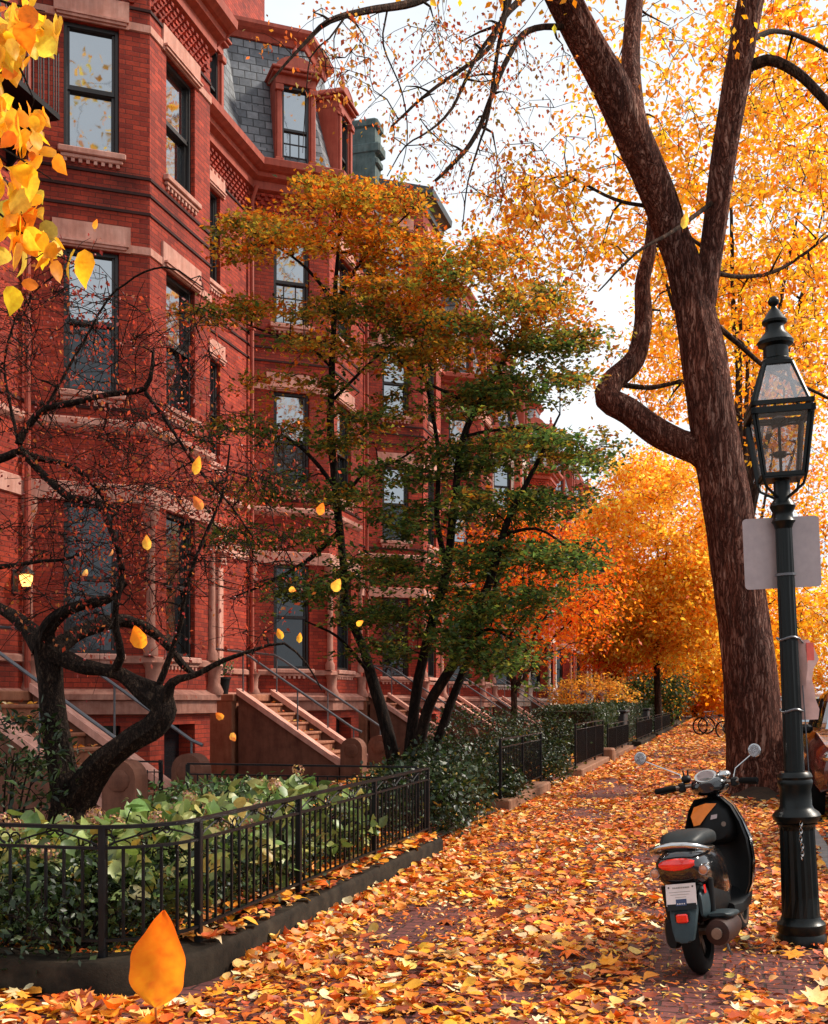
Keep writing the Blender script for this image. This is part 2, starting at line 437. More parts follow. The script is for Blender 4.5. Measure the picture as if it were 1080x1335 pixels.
def leaf_mesh(name, batches, m, parent=None, org=(0, 0, 0), smooth=False):
    """batches: list of (template, pos, R, scale, col, curl)"""
    VV = []; LV = []; LT = []; CC = []; off = 0
    for (tk, pos, R, sc, col, curl) in batches:
        V, F = TL[tk]; n = len(pos)
        if n == 0: continue
        W = np.repeat(V[None], n, 0)
        W[:, :, 1] -= .45
        if curl is not None:
            W[:, :, 2] += curl[:, None]*(W[:, :, 1]**2+.8*W[:, :, 0]**2)
        W = W*sc[:, None, None]
        W = np.einsum('nij,nvj->nvi', R, W)+pos[:, None, :]
        VV.append(W.reshape(-1, 3))
        idx = np.concatenate([np.array(f) for f in F]); lt = np.array([len(f) for f in F])
        LV.append((idx[None, :]+(np.arange(n)*len(V))[:, None]+off).ravel())
        LT.append(np.tile(lt, n)); CC.append(np.repeat(col, len(F), 0)); off += n*len(V)
    VV = np.concatenate(VV)-np.array(org)[None]; LV = np.concatenate(LV); LT = np.concatenate(LT); CC = np.concatenate(CC)
    me = bpy.data.meshes.new(name)
    me.vertices.add(len(VV)); me.vertices.foreach_set('co', VV.ravel())
    me.loops.add(len(LV)); me.loops.foreach_set('vertex_index', LV.astype(np.int32))
    me.polygons.add(len(LT)); me.polygons.foreach_set('loop_start', np.concatenate([[0], np.cumsum(LT)[:-1]]).astype(np.int32))
    try: me.polygons.foreach_set('loop_total', LT.astype(np.int32))
    except Exception: pass
    me.update(calc_edges=True)
    a = me.attributes.new('Col', 'FLOAT_COLOR', 'FACE')
    a.data.foreach_set('color', np.concatenate([np.clip(CC, 0, 1), np.ones((len(CC), 1))], 1).ravel())
    if smooth: me.polygons.foreach_set('use_smooth', [True]*len(me.polygons))
    me.materials.append(M[m] if isinstance(m, str) else m)
    o = bpy.data.objects.new(name, me); COL.objects.link(o)
    if parent is not None: o.parent = parent
    return o
def pal(cols, w, n, jit=.18):
    c = np.array(cols)[rng.choice(len(cols), n, p=np.array(w)/sum(w))]
    return np.clip(c*(1+rng.normal(0, jit, (n, 1)))*(1+rng.normal(0, jit*.4, (n, 3))), 0.003, .95)
# ------------------------------------------------------------------ camera, light, sky
cam = bpy.data.objects.new('camera', bpy.data.cameras.new('camera')); COL.objects.link(cam)
cam.location = (0, 0, EYE); cam.rotation_euler = (math.pi/2, 0, TH)
cam.data.sensor_fit = 'VERTICAL'; cam.data.sensor_height = 36; cam.data.lens = 36*FPX/1335
cam.data.shift_y = (HY-667.5)/1335; cam.data.clip_end = 3000; cam.data.clip_start = .05
SC.camera = cam
SC.view_settings.view_transform = 'Standard'; SC.view_settings.look = 'None'
SC.view_settings.exposure = 0.40; SC.view_settings.gamma = 1
SC.cycles.max_bounces = 6; SC.cycles.diffuse_bounces = 4; SC.cycles.transparent_max_bounces = 16
SC.cycles.transmission_bounces = 3; SC.cycles.glossy_bounces = 3
SUN_EL, SUN_AZ = math.radians(42), math.radians(62)      # azimuth clockwise from +Y
w = bpy.data.worlds.new('World'); SC.world = w; w.use_nodes = True
nt = w.node_tree; nt.nodes.clear()
wo = nt.nodes.new('ShaderNodeOutputWorld'); bg = nt.nodes.new('ShaderNodeBackground'); nt.links.new(bg.outputs[0], wo.inputs[0])
sky = nt.nodes.new('ShaderNodeTexSky'); sky.sky_type = 'NISHITA'; sky.sun_disc = False
sky.sun_elevation = SUN_EL; sky.sun_rotation = SUN_AZ; sky.dust_density = 3
cl = noise(nt, coords(nt, 'Generated', (1.5, 1.5, 4)), 1.6, 5, .55)
cr = ramp(nt, [(.35, (10.5, 11.3, 12.2)), (.62, (13.2, 13.6, 14.0))]); nt.links.new(cl, cr.inputs[0])
c = mix(nt, sky.outputs[0], cr.outputs[0], .9)
nt.links.new(c, bg.inputs[0]); bg.inputs[1].default_value = 0.069
sl = bpy.data.lights.new('sun', 'SUN'); sl.energy = 4.0; sl.angle = math.radians(10); sl.color = (1, .90, .78)
so = bpy.data.objects.new('sun', sl); COL.objects.link(so)
sd = Vector((math.sin(SUN_AZ)*math.cos(SUN_EL), math.cos(SUN_AZ)*math.cos(SUN_EL), math.sin(SUN_EL)))
so.rotation_euler = sd.to_track_quat('Z', 'Y').to_euler(); so.location = (10, 10, 30)

# ------------------------------------------------------------------ ground
def struct(name, mb, m, uv=False, smooth=False, kind='structure'):
    o = part(name, mb, m, uv=uv, smooth=smooth); o['kind'] = kind; return o
g = MB(); g.add([(-700, -300, -.20), (700, -300, -.20), (700, 1200, -.20), (-700, 1200, -.20)], [(0, 1, 2, 3)])
struct('ground', g, 'soil')
g = MB(); g.box(1.02, 10.5, -30, 700, -.19, -.13); struct('road', g, 'asphalt')
g = MB(); g.box(.85, 1.02, -30, 300, -.19, .0, bev=.015); struct('street_kerb', g, 'granite')
g = MB(); g.box(10.5, 14.5, -30, 300, -.19, .0); struct('far_sidewalk', g, 'paver', uv=True)
def sub(x0, x1, y0, y1, f, step=.5):
    xs = np.arange(x0, x1+1e-6, step); xs[-1] = x1; ys = np.arange(y0, y1+1e-6, step); ys[-1] = y1
    g = MB(); vs = [(x, y, f(x, y)) for y in ys for x in xs]; n = len(xs)
    return g.add(vs, [(j*n+i, j*n+i+1, (j+1)*n+i+1, (j+1)*n+i) for j in range(len(ys)-1) for i in range(n-1)])
from mathutils import noise as mnoise
g = sub(-12, .86, -8, 4.96, lambda x, y: .006*mnoise.noise((x*1.3, y*1.3, 0)))
g2 = sub(-2.98, .86, 4.955, 300, lambda x, y: .006*mnoise.noise((x*1.3, y*1.3, 0)), .61)
g.add(g2.v, g2.f)
struct('sidewalk', g, 'paver', uv=True, smooth=True)
g = sub(-13, -2.8, 5.15, 130, lambda x, y: .06+.03*mnoise.noise((x*.8, y*.8, 5)), .7)
struct('garden_soil', g, 'soil', smooth=True)

# ------------------------------------------------------------------ row houses
def offset_poly(pts, d):
    n = len(pts); out = []
    nr = []
    for i in range(n-1):
        tx, ty = pts[i+1][0]-pts[i][0], pts[i+1][1]-pts[i][1]; L = math.hypot(tx, ty); nr.append((ty/L, -tx/L))
    for i in range(n):
        a = nr[max(i-1, 0)]; b = nr[min(i, n-2)]
        mx, my = a[0]+b[0], a[1]+b[1]; k = 2/(mx*mx+my*my)
        out.append((pts[i][0]+mx*k*d, pts[i][1]+my*k*d))
    return out
def sweep(mb, pts, prof, cap=True):
    rows = [[(x, y, z) for x, y in offset_poly(pts, o)] for o, z in prof]
    n = len(pts); vs = [p for r in rows for p in r]; fs = []
    for k in range(len(rows)-1):
        for i in range(n-1): fs.append((k*n+i, k*n+i+1, (k+1)*n+i+1, (k+1)*n+i))
    if cap:
        fs.append(tuple(k*n for k in range(len(rows)))[::-1]); fs.append(tuple(k*n+n-1 for k in range(len(rows))))
    mb.add(vs, fs)
def wall(mb, p, q, z0, z1, ops, depth=.24):
    tx, ty = q[0]-p[0], q[1]-p[1]; L = math.hypot(tx, ty); tx /= L; ty /= L; nx, ny = ty, -tx
    us = sorted({0, L}|{u for o in ops for u in o[:2]}); zs = sorted({z0, z1}|{z for o in ops for z in o[2:]})
    W = lambda u, z, d=0: (p[0]+tx*u-nx*d, p[1]+ty*u-ny*d, z)
    for i in range(len(us)-1):
        for j in range(len(zs)-1):
            um, zm = (us[i]+us[i+1])/2, (zs[j]+zs[j+1])/2
            if any(o[0] < um < o[1] and o[2] < zm < o[3] for o in ops): continue
            mb.add([W(us[i], zs[j]), W(us[i+1], zs[j]), W(us[i+1], zs[j+1]), W(us[i], zs[j+1])], [(0, 1, 2, 3)])
    for (a, b, c, d) in ops:
        for (e, f) in (((a, c), (a, d)), ((a, d), (b, d)), ((b, d), (b, c)), ((b, c), (a, c))):
            mb.add([W(*e), W(*f), W(*f, depth), W(*e, depth)], [(0, 1, 2, 3)])
_WC = {}
def window_meshes(w, h, style):
    key = (round(w, 2), round(h, 2), style)
    if key in _WC: return _WC[key]
    fr = MB(); t = .055
    # local: x along wall, y outward, z up, origin bottom centre of opening
    for s in (-1, 1):
        fr.box(s*w/2, s*(w/2-t), -.24, -.07, 0, h, bev=.006)
        fr.box(s*(w/2-t), s*(w/2-t-.04), -.21, -.13, .05, h*.52)
        fr.box(s*(w/2-t), s*(w/2-t-.035), -.18, -.10, h*.5, h-.05)
    fr.box(-w/2+t, w/2-t, -.24, -.07, h-t, h); fr.box(-w/2+t, w/2-t, -.24, -.07, 0, .06)
    fr.box(-w/2+t, w/2-t, -.215, -.10, h*.5-.03, h*.5+.035)
    if style == 'grid':
        for k in (1, 2): 
            x = -w/2+w*k/3; fr.box(x-.011, x+.011, -.205, -.165, .06, h*.48)
        for k in (1, 2): z = h*.5*k/3; fr.box(-w/2+t, w/2-t, -.203, -.167, z-.011, z+.011)
    p1 = MB(); p1.box(-w/2+t+.001, w/2-t-.001, -.150, -.140, h*.5+.03, h-t-.001)
    p2 = MB(); p2.box(-w/2+t+.001, w/2-t-.001, -.190, -.180, .06, h*.5-.031)
    sl = MB(); sl.box(-w/2-.09, w/2+.09, -.10, .085, -.09, .0, bev=.012)
    sl.box(-w/2-.05, w/2+.05, -.02, .05, -.15, -.092, bev=.01)
    nd = int(w/.11)
    for i in range(nd+1):
        x = -w/2+.02+i*(w-.04)/nd; sl.box(x-.025, x+.025, -.02, .035, -.205, -.152)
    ms = []
    for nm, mb, m in (('window', fr, 'frame'), ('pane', p1, 'pane_dark' if style == 'dark' else 'pane'), ('pane', p2, 'pane_dark' if (style == 'dark' or h > 2.0) else 'pane'), ('sill', sl, 'brownstone')):
        me = bpy.data.meshes.new(nm); me.from_pydata(mb.v, [], mb.f); me.materials.append(M[m]); me.update(); ms.append((nm, me))
    _WC[key] = ms; return ms
def add_window(H, hx, hy, p, q, u, w, z, h, style='', sillm=None):
    tx, ty = q[0]-p[0], q[1]-p[1]; L = math.hypot(tx, ty); tx /= L; ty /= L
    root = None
    for nm, me in window_meshes(w, h, style):
        if nm == 'sill' and sillm: me = me.copy(); me.materials.clear(); me.materials.append(M[sillm])
        o = bpy.data.objects.new(nm, me); COL.objects.link(o)
        if root is None:
            root = o; o.parent = H; o.location = (p[0]+tx*u-hx, p[1]+ty*u-hy, z); o.rotation_euler = (0, 0, math.atan2(-ty, -tx))
        else: o.parent = root
def segframe(p, q, u, z, hx, hy):
    tx, ty = q[0]-p[0], q[1]-p[1]; L = math.hypot(tx, ty)
    return (p[0]+tx/L*u-hx, p[1]+ty/L*u-hy, z), (0, 0, math.atan2(-ty/L, -tx/L))
def dormer(H, p, q, u, hx, hy, w=.88, z=12.80, out=.0, hgt=1.62):
    loc, rot = segframe(p, q, u, z, hx, hy)
    d = MB(); iw = w/2-.15
    for s in (-1, 1):
        d.box(s*w/2, s*iw, -.75, out, 0, hgt+.12, bev=.01)
        d.box(s*(w/2-.02), s*(iw+.03), out, out+.05, .16, hgt-.05, bev=.01)
        d.box(s*(w/2+.02), s*(iw-.01), out-.02, out+.09, 0, .15, bev=.012)
        d.box(s*(w/2+.02), s*(iw-.01), out-.02, out+.09, hgt-.05, hgt+.08, bev=.012)
    d.box(-w/2-.0, w/2+.0, -.9, out+.03, hgt+.121, hgt+.30)
    d.box(-w/2-.07, w/2+.07, -.95, out+.12, hgt+.30, hgt+.37, bev=.015)
    d.box(-w/2-.11, w/2+.11, -.95, out+.17, hgt+.37, hgt+.43, bev=.015)
    arc = [(-w/2-.02, hgt+.431)]+[((w/2+.02)*math.sin(a), hgt+.431+.27*math.cos(a)**1.3) for a in np.linspace(-1.4, 1.4, 11)]+[(w/2+.02, hgt+.431)]
    d.prism(arc, 'y', -.9, out+.10)
    d.lathe([(.06, hgt+.66), (.09, hgt+.72), (.05, hgt+.78), (.075, hgt+.86), (.03, hgt+.95), (.045, hgt+1.0), (.01, hgt+1.06)], 8, (0, out-.05, 0))
    o = part('dormer', d, 'terracotta', H, loc=loc, rot=rot, org=(0, 0, 0))
    fr = MB(); f = .04
    for s in (-1, 1): fr.box(s*iw, s*(iw-f), -.2, -.03, 0, hgt+.12)
    fr.box(-iw+f, iw-f, -.2, -.03, hgt+.06, hgt+.12); fr.box(-iw+f, iw-f, -.2, -.03, 0, .05); fr.box(-iw+f, iw-f, -.17, -.06, hgt*.5-.02, hgt*.5+.03)
    for k in (1, 2): x = -iw+2*iw*k/3; fr.box(x-.01, x+.01, -.13, -.098, .05, hgt*.48)
    for k in (1, 2): zz = hgt*.5*k/3; fr.box(-iw+f, iw-f, -.129, -.099, zz-.01, zz+.01)
    part('sash', fr, 'frame', o, org=(0, 0, 0))
    pn = MB(); pn.box(-iw+f, iw-f, -.125, -.115, .05, hgt+.06); part('pane', pn, 'pane', o, org=(0, 0, 0))
HOUSE_X = -9.6
def make_house(Y0, label, kind='mansard', trim='brownstone', brick='brick', detail=True, full_recess=True):
    hx, hy = HOUSE_X, Y0
    H = thing('row_house', label, 'house', (hx, hy, 0), 'brick row houses along the street')
    pl = [(0, -3.94), (0, 0), (1.4, 1.0), (1.4, 3.06), (0, 4.06)]
    pl = [(x+hx, y+hy) for x, y in pl]
    A = (pl[0], pl[1]); B = (pl[1], pl[2]); C = (pl[2], pl[3]); D = (pl[3], pl[4])
    lv = [(2.15, 4.35), (5.95, 8.02), (9.45, 11.30)]
    ztop = 12.4
    tall = kind == 'tall'
    wopsB = [(.50, 1.28, a, b) for a, b in lv]; wopsC = [(.52, 1.50, a, b) for a, b in lv]; wopsD = [(.44, 1.22, a, b) for a, b in lv]
    wopsA = [(1.35, 2.45, a, b) for a, b in [(6.1, 8.1), (9.6, 11.4)]]+[(.85, 2.05, 1.6, 4.3)]
    zb = 15.6 if tall else ztop
    if tall:
        for L_ in (wopsB, wopsC, wopsD): L_.append((L_[0][0], L_[0][1], 12.9, 14.6))
    wb = MB()
    for (p, q), ops, zt in ((A, wopsA, ztop), (B, wopsB, zb), (C, wopsC, zb), (D, wopsD, zb)): wall(wb, p, q, 1.6, zt, ops)
    part('wall', wb, brick, H, uv=True)
    # basement storey
    bw = MB()
    bo = {0: [], 1: [(.75, 1.3, .45, 1.1)], 2: [(.45, 1.5, .1, 1.1)], 3: [(.45, 1.3, .3, 1.1)]}
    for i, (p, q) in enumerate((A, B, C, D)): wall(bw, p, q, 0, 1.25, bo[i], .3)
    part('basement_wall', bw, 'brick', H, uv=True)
    for i in (1, 2, 3):
        bp = MB()
        (p, q) = (A, B, C, D)[i]; a, b, c_, d_ = bo[i][0]
        po = offset_poly([p, q], -.28); tx, ty = q[0]-p[0], q[1]-p[1]; L = math.hypot(tx, ty)
        vs = [(po[0][0]+tx/L*u, po[0][1]+ty/L*u, z) for u, z in ((a, c_), (b, c_), (b, d_), (a, d_))]; bp.add(vs, [(0, 1, 2, 3)])
        part('basement_window', bp, 'pane_dark', H)
    # stone courses
    def course(nm, m_, path, prof):
        q_ = MB(); sweep(q_, path, prof); part(nm, q_, m_, H)
    course('water_table', 'brown_mid' if trim == 'brownstone' else trim, pl, [(0, 1.25), (.10, 1.27), (.10, 1.46), (.16, 1.48), (.16, 1.56), (0, 1.64)])
    course('stone_course', 'brown_mid', pl, [(0, 2.00), (.05, 2.02), (.05, 2.10), (0, 2.13)])
    course('stone_course', trim, pl, [(0, 4.36), (.035, 4.37), (.035, 4.62), (0, 4.64)])
    course('stone_course', trim, pl, [(0, 5.38), (.03, 5.40), (.08, 5.46), (.08, 5.54), (0, 5.58)])
    if detail:
        for (a, b) in ((8.03, 8.15), (11.31, 11.43)):
            course('stone_course', trim, pl[1:], [(0, a), (.025, a+.01), (.025, b), (0, b+.01)])
    segs = [(A, wopsA[:2]), (B, wopsB), (C, wopsC), (D, wopsD)]
    for (p, q), ops in segs:
        tx, ty = q[0]-p[0], q[1]-p[1]; L = math.hypot(tx, ty); tx /= L; ty /= L; nx, ny = ty, -tx
        for (a, b, c_, d_) in ops:
            if d_ < 5: continue
            ln = MB()
            def bx(u0, u1, z0, z1, pr):
                vs = [(p[0]+tx*u+nx*e, p[1]+ty*u+ny*e, z) for z in (z0, z1) for (u, e) in ((u0, .0), (u1, .0), (u1, pr), (u0, pr))]
                ln.add(vs, [(3, 2, 1, 0), (4, 5, 6, 7), (0, 1, 5, 4), (1, 2, 6, 5), (2, 3, 7, 6), (3, 0, 4, 7)])
            if d_ > 8.05 and (p, q) != A: bx(a-.14, b+.14, d_+.003, d_+.40, .032)
            else: bx(a-.16, b+.16, d_+.003, d_+.38, .038)
            bx(a-.1, b+.1, d_+.03, d_+.07, .07); bx(a-.13, b+.13, d_+.071, d_+.10, .09)
            if trim == 'white_trim':
                bx(a-.13, a, c_, d_, .03); bx(b, b+.13, c_, d_, .03)
            part('lintel', ln, trim, H)
    # dark raised strips standing in for the shade of recessed grooves
    for z in ((9.14,) if detail else ())+((8.62, 8.9, 5.70, 11.62) if detail else (8.9,)):
        course('groove_strip', 'groove_shade', pl, [(0, z), (.022, z+.004), (.022, z+.045), (0, z+.05)])
    if tall:
        for z in (12.3, 12.7, 14.8): course('groove_strip', 'groove_shade', pl[1:], [(0, z), (.03, z+.004), (.03, z+.06), (0, z+.07)])
    # frieze dentils
    dn = MB()
    zs = [11.74, 11.83, 11.92, 12.01, 12.10]
    for (p, q), s0 in ((A, 0), (B, 0), (C, 0), (D, 0)):
        tx, ty = q[0]-p[0], q[1]-p[1]; L = math.hypot(tx, ty); tx /= L; ty /= L
        for r, z in enumerate(zs):
            n = int((L-.1)/.17)
            for i in range(n):
                u = .09+i*.17+(.085 if r % 2 else 0)
                if u > L-.1: continue
                c0 = Vector((p[0]+tx*u, p[1]+ty*u, z)); nn = Vector((ty, -tx, 0))
                dn.bar(c0-Vector((tx, ty, 0))*.04+nn*.02, c0+Vector((tx, ty, 0))*.04+nn*.02, .05+.012*r, .05)
    part('frieze', dn, brick, H, uv=True)
    # cornice
    cn = MB()
    if tall:
        sweep(cn, pl[1:], [(0, 15.3), (.07, 15.34), (.07, 15.5), (.2, 15.62), (.3, 15.68), (.32, 15.86), (0, 15.88)])
        course('cornice', 'terracotta', pl[:2], [(0, 12.16), (.10, 12.2), (.10, 12.36), (.22, 12.42), (.30, 12.52), (.42, 12.60), (.43, 12.76), (0, 12.80)])
        part('cornice', cn, 'roof_dark', H)
    else:
        sweep(cn, pl, [(0, 12.16), (.10, 12.2), (.10, 12.36), (.22, 12.42), (.24, 12.50), (.30, 12.52), (.40, 12.60), (.41, 12.73), (.36, 12.76), (0, 12.80)])
        part('cornice', cn, 'terracotta', H)
    mp = pl[:2] if tall else pl
    rf = MB(); sweep(rf, mp, [(-.02, 12.76), (-.16, 13.2), (-.42, 14.2), (-.74, 15.85)], cap=True)
    part('mansard_roof', rf, 'slate', H, uv=True)
    tc = MB(); sweep(tc, mp, [(-.76, 15.73), (-.68, 15.75), (-.64, 15.87), (-.56, 15.93), (-.50, 16.01), (-.50, 16.09), (-.95, 16.13)])
    part('roof_cornice', tc, 'terracotta' if not tall else 'roof_dark', H)
    bk = MB(); bk.box(hx-11, hx-.80, hy-3.94, hy+4.06, 0, 16.07)
    if tall: bk.prism(offset_poly(pl[1:], -.02), 'z', 15.6, 15.80)
    else: bk.prism(offset_poly(pl, -.80)[1:], 'z', 15.7, 16.08)
    part('roof', bk, 'roof_dark', H)
    dormer(H, B[0], B[1], .98, hx, hy) if not tall else None
    if not tall: dormer(H, C[0], C[1], 1.03, hx, hy)
    dormer(H, A[0], A[1], 2.1, hx, hy, hgt=1.3)
    ch = MB()
    ch.box(hx-2.2, hx-.92, hy+.2, hy+3.0, 15.5, 18.6); ch.box(hx-2.3, hx-.86, hy+.1, hy+3.1, 18.2, 18.4)
    part('chimney', ch, brick, H, uv=True)
    if tall:
        c2 = MB(); c2.box(hx-.25, hx+.42, hy-.45, hy+.1, 12.8, 17.1); c2.box(hx-.31, hx+.50, hy-.5, hy+.15, 17.1, 17.35, bev=.05); c2.box(hx-.28, hx+.56, hy-.48, hy+.13, 16.4, 16.7, bev=.05); c2.box(hx-.24, hx+.50, hy-.44, hy+.09, 16.1, 16.3, bev=.04)
        part('chimney', c2, 'copper', H)
    # windows
    sm = trim if trim != 'brownstone' else None
    for (seg, ops) in segs:
        for (a, b, c_, d_) in ops:
            sty = 'dark' if d_ < 5 else 'grid' if (kind == 'mansard' and Y0 > 20 and detail) else ('dim' if d_ < 5 else '')
            add_window(H, hx, hy, seg[0], seg[1], (a+b)/2, b-a, c_, d_-c_, sty, sm)
    # stone corner colonnettes on the parlour storey
    for (x, y) in offset_poly(pl, .02)[1:4]:
        pc = MB()
        pc.lathe([(.11, 2.13), (.11, 2.25), (.07, 2.32), (.062, 3.95), (.08, 4.05), (.13, 4.2), (.13, 4.36)], 10, (x, y, 0))
        pc.lathe([(.15, 1.56), (.17, 1.62), (.11, 1.75), (.12, 1.95), (.16, 2.03)], 10, (x+.04, y, 0))
        part('colonnette', pc, 'brown_mid' if trim == 'brownstone' else trim, H, smooth=True)
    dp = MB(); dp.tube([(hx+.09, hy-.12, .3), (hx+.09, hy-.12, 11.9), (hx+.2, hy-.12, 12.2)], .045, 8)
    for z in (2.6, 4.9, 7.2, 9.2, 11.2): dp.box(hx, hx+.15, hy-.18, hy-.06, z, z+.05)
    part('corner_shade_pipe', dp, 'terracotta', H)  # added pipe standing in for the dark shade strip in the recess corner
    # doorway
    dy0, dy1 = hy-3.94+.85, hy-3.94+2.05
    do = MB(); do.box(hx-.22, hx-.17, dy0+.06, dy1-.06, 1.6, 3.6, bev=.01)
    for k in (0, 1):
        y0 = dy0+.12+k*.52
        for (z0, z1) in ((1.75, 2.35), (2.45, 3.45)): do.box(hx-.175, hx-.15, y0, y0+.42, z0, z1, bev=.012)
    dr = part('door', do, 'door', H)
    kn = MB(); kn.ball((hx-.12, (dy0+dy1)/2+.06, 2.5), .035); part('handle', kn, 'chrome', dr, smooth=True)
    tr = MB(); tr.box(hx-.2, hx-.18, dy0+.06, dy1-.06, 3.66, 4.24); part('transom_pane', tr, 'pane_dark', dr)
    df = MB()
    for y in (dy0-.22, dy1+.02): df.box(hx, hx+.16, y, y+.2, 1.6, 4.3, bev=.02); df.box(hx-.01, hx+.22, y-.03, y+.23, 4.1, 4.3, bev=.02)
    df.box(hx, hx+.30, dy0-.3, dy1+.3, 4.30, 4.72, bev=.03); df.box(hx, hx+.38, dy0-.36, dy1+.36, 4.72, 4.84, bev=.03)
    df.box(hx-.22, hx-.05, dy0, dy1, 3.6, 3.66)
    part('door_surround', df, trim, H)
    # stoop
    s0, s1 = hy-3.20, hy-1.44
    sp = MB(); sp.box(hx+.012, hx+1.05, s0-.1, s1+.1, 0, 1.46); sp.box(hx+.012, hx+1.10, s0-.12, s1+.12, 1.46, 1.59, bev=.015)
    n = 8
    for i in range(n):
        zt = 1.42-i*.175; x0 = hx+1.08+i*.265
        sp.box(x0, x0+.265+.001, s0+.141, s1-.141, 0, zt-.05); sp.box(x0-.0, x0+.30, s0+.142, s1-.142, zt-.05, zt, bev=.012)
    st_ = part('stoop', sp, 'stone_step', H)
    for k, y in enumerate((s0, s1-.14)):
        cm = MB(); X = lambda x: hx+x
        cm.prism([(X(1.14), 0), (X(3.05), 0), (X(3.05), .33), (X(1.14), 1.58)][::-1], 'y', y, y+.14)
        cc = MB(); cc.prism([(X(1.12), 1.58), (X(3.09), .30), (X(3.09), .40), (X(1.12), 1.69)][::-1], 'y', y-.05, y+.19)
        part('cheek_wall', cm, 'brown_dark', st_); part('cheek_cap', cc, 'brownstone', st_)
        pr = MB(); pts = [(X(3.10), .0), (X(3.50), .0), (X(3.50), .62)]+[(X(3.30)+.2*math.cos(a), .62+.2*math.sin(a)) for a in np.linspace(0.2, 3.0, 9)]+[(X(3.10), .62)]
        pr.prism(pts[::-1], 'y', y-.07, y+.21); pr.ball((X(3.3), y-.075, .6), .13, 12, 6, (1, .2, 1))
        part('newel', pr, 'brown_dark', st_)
        hr = MB(); hy_ = y+.07
        hr.tube([(X(.25), hy_, 2.45), (X(1.15), hy_, 2.36), (X(1.35), hy_, 2.25), (X(3.30), hy_, .98), (X(3.45), hy_, .92)], .022, 8)
        for (xx, zt, zb_) in ((1.2, 2.33, 1.55), (2.25, 1.66, .9), (3.3, .98, .6)): hr.tube([(X(xx), hy_, zb_), (X(xx), hy_, zt)], .014, 6)
        part('handrail', hr, 'steel' if k == 0 else 'steel', st_, smooth=True)
    return H
h_labels = {0: 'nearest brick house, its angular bay rising behind the bare tree',
 1: 'brick house with slate mansard roof and pedimented dormers',
 2: 'taller brick house with flat dark cornice and blue green chimney'}
houses = []
for k in range(3):
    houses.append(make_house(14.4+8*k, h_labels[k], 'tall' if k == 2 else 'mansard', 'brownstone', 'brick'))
H0 = houses[0]
# porch lamp and iron balcony of the first house
lx, ly, lz = HOUSE_X, 14.4-.32, 3.05
lb = MB(); lb.box(lx, lx+.04, ly-.06, ly+.06, lz-.1, lz+.25, bev=.01); lb.tube([(lx+.03, ly, lz+.2), (lx+.12, ly, lz+.3), (lx+.2, ly, lz+.27)], .012, 6)
lb.lathe([(.02, .30), (.12, .20), (.125, .18), (.02, .17)], 8, (lx+.2, ly, lz)); lb.lathe([(.02, -.05), (.07, -.02), (.07, .0), (.02, .01)], 8, (lx+.2, ly, lz))
wl = part('wall_lantern', lb, 'frame', H0)
lg = MB(); lg.lathe([(.055, .01), (.085, .1), (.09, .16), (.05, .175)], 10, (lx+.2, ly, lz)); part('lantern_glass', lg, 'lamp_glow', wl, smooth=True)
bl = MB(); by0, by1, bz = 11.9, 14.05, 9.55
bl.box(HOUSE_X, HOUSE_X+.75, by0, by1, bz-.08, bz)
for y in np.arange(by0, by1+.01, .12): bl.tube([(HOUSE_X+.72, y, bz), (HOUSE_X+.72, y, bz+.85)], .009, 5)
for x in np.arange(HOUSE_X+.1, HOUSE_X+.72, .12): bl.tube([(x, by1-.02, bz), (x, by1-.02, bz+.85)], .009, 5)
bl.tube([(HOUSE_X, by1-.02, bz+.85), (HOUSE_X+.72, by1-.02, bz+.85), (HOUSE_X+.72, by0, bz+.85)], .018, 6)
for y in (by0+.2, by1-.15): bl.add([(HOUSE_X, y, bz-.08), (HOUSE_X+.7, y, bz-.08), (HOUSE_X, y, bz-.75), (HOUSE_X, y+.04, bz-.08), (HOUSE_X+.7, y+.04, bz-.08), (HOUSE_X, y+.04, bz-.75)], [(0, 1, 2), (3, 5, 4), (0, 3, 4, 1), (1, 4, 5, 2)])
part('balcony', bl, 'iron', H0)
# iron balcony under the top window of the third house bay
H2 = houses[2]
bb = MB(); x0, y0 = HOUSE_X+1.4, 30.4+1.1
bb.box(x0+.002, x0+.6, y0-.1, y0+1.9, 12.45, 12.6, bev=.02); bb.box(x0+.002, x0+.45, y0, y0+1.8, 12.1, 12.45, bev=.05)
for y in np.arange(y0-.05, y0+1.9, .13): bb.tube([(x0+.56, y, 12.6), (x0+.56, y, 13.25)], .01, 5)
bb.tube([(x0, y0-.07, 13.25), (x0+.56, y0-.07, 13.25), (x0+.56, y0+1.87, 13.25), (x0, y0+1.87, 13.25)], .02, 6)
part('balcony', bb, 'iron', H2)
def copy_tree(o, parent=None):
    c = o.copy(); COL.objects.link(c); c.parent = parent
    ORG[c.name] = ORG.get(o.name, (0, 0, 0))
    for ch in list(o.children): copy_tree(ch, c)
    return c
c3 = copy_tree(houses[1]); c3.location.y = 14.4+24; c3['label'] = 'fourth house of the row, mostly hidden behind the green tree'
wh = make_house(14.4+32, 'orange red brick house with white window trim, fifth of the row', 'mansard', 'white_trim', 'brick_pink', False)
for k in range(5, 13):
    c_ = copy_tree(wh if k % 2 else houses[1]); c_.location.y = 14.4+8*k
    c_['label'] = {5: 'distant brick house just left of the round orange bush', 6: 'distant dark red house right behind the round orange bush'}.get(k, 'far brick house of the row hidden among the orange trees')
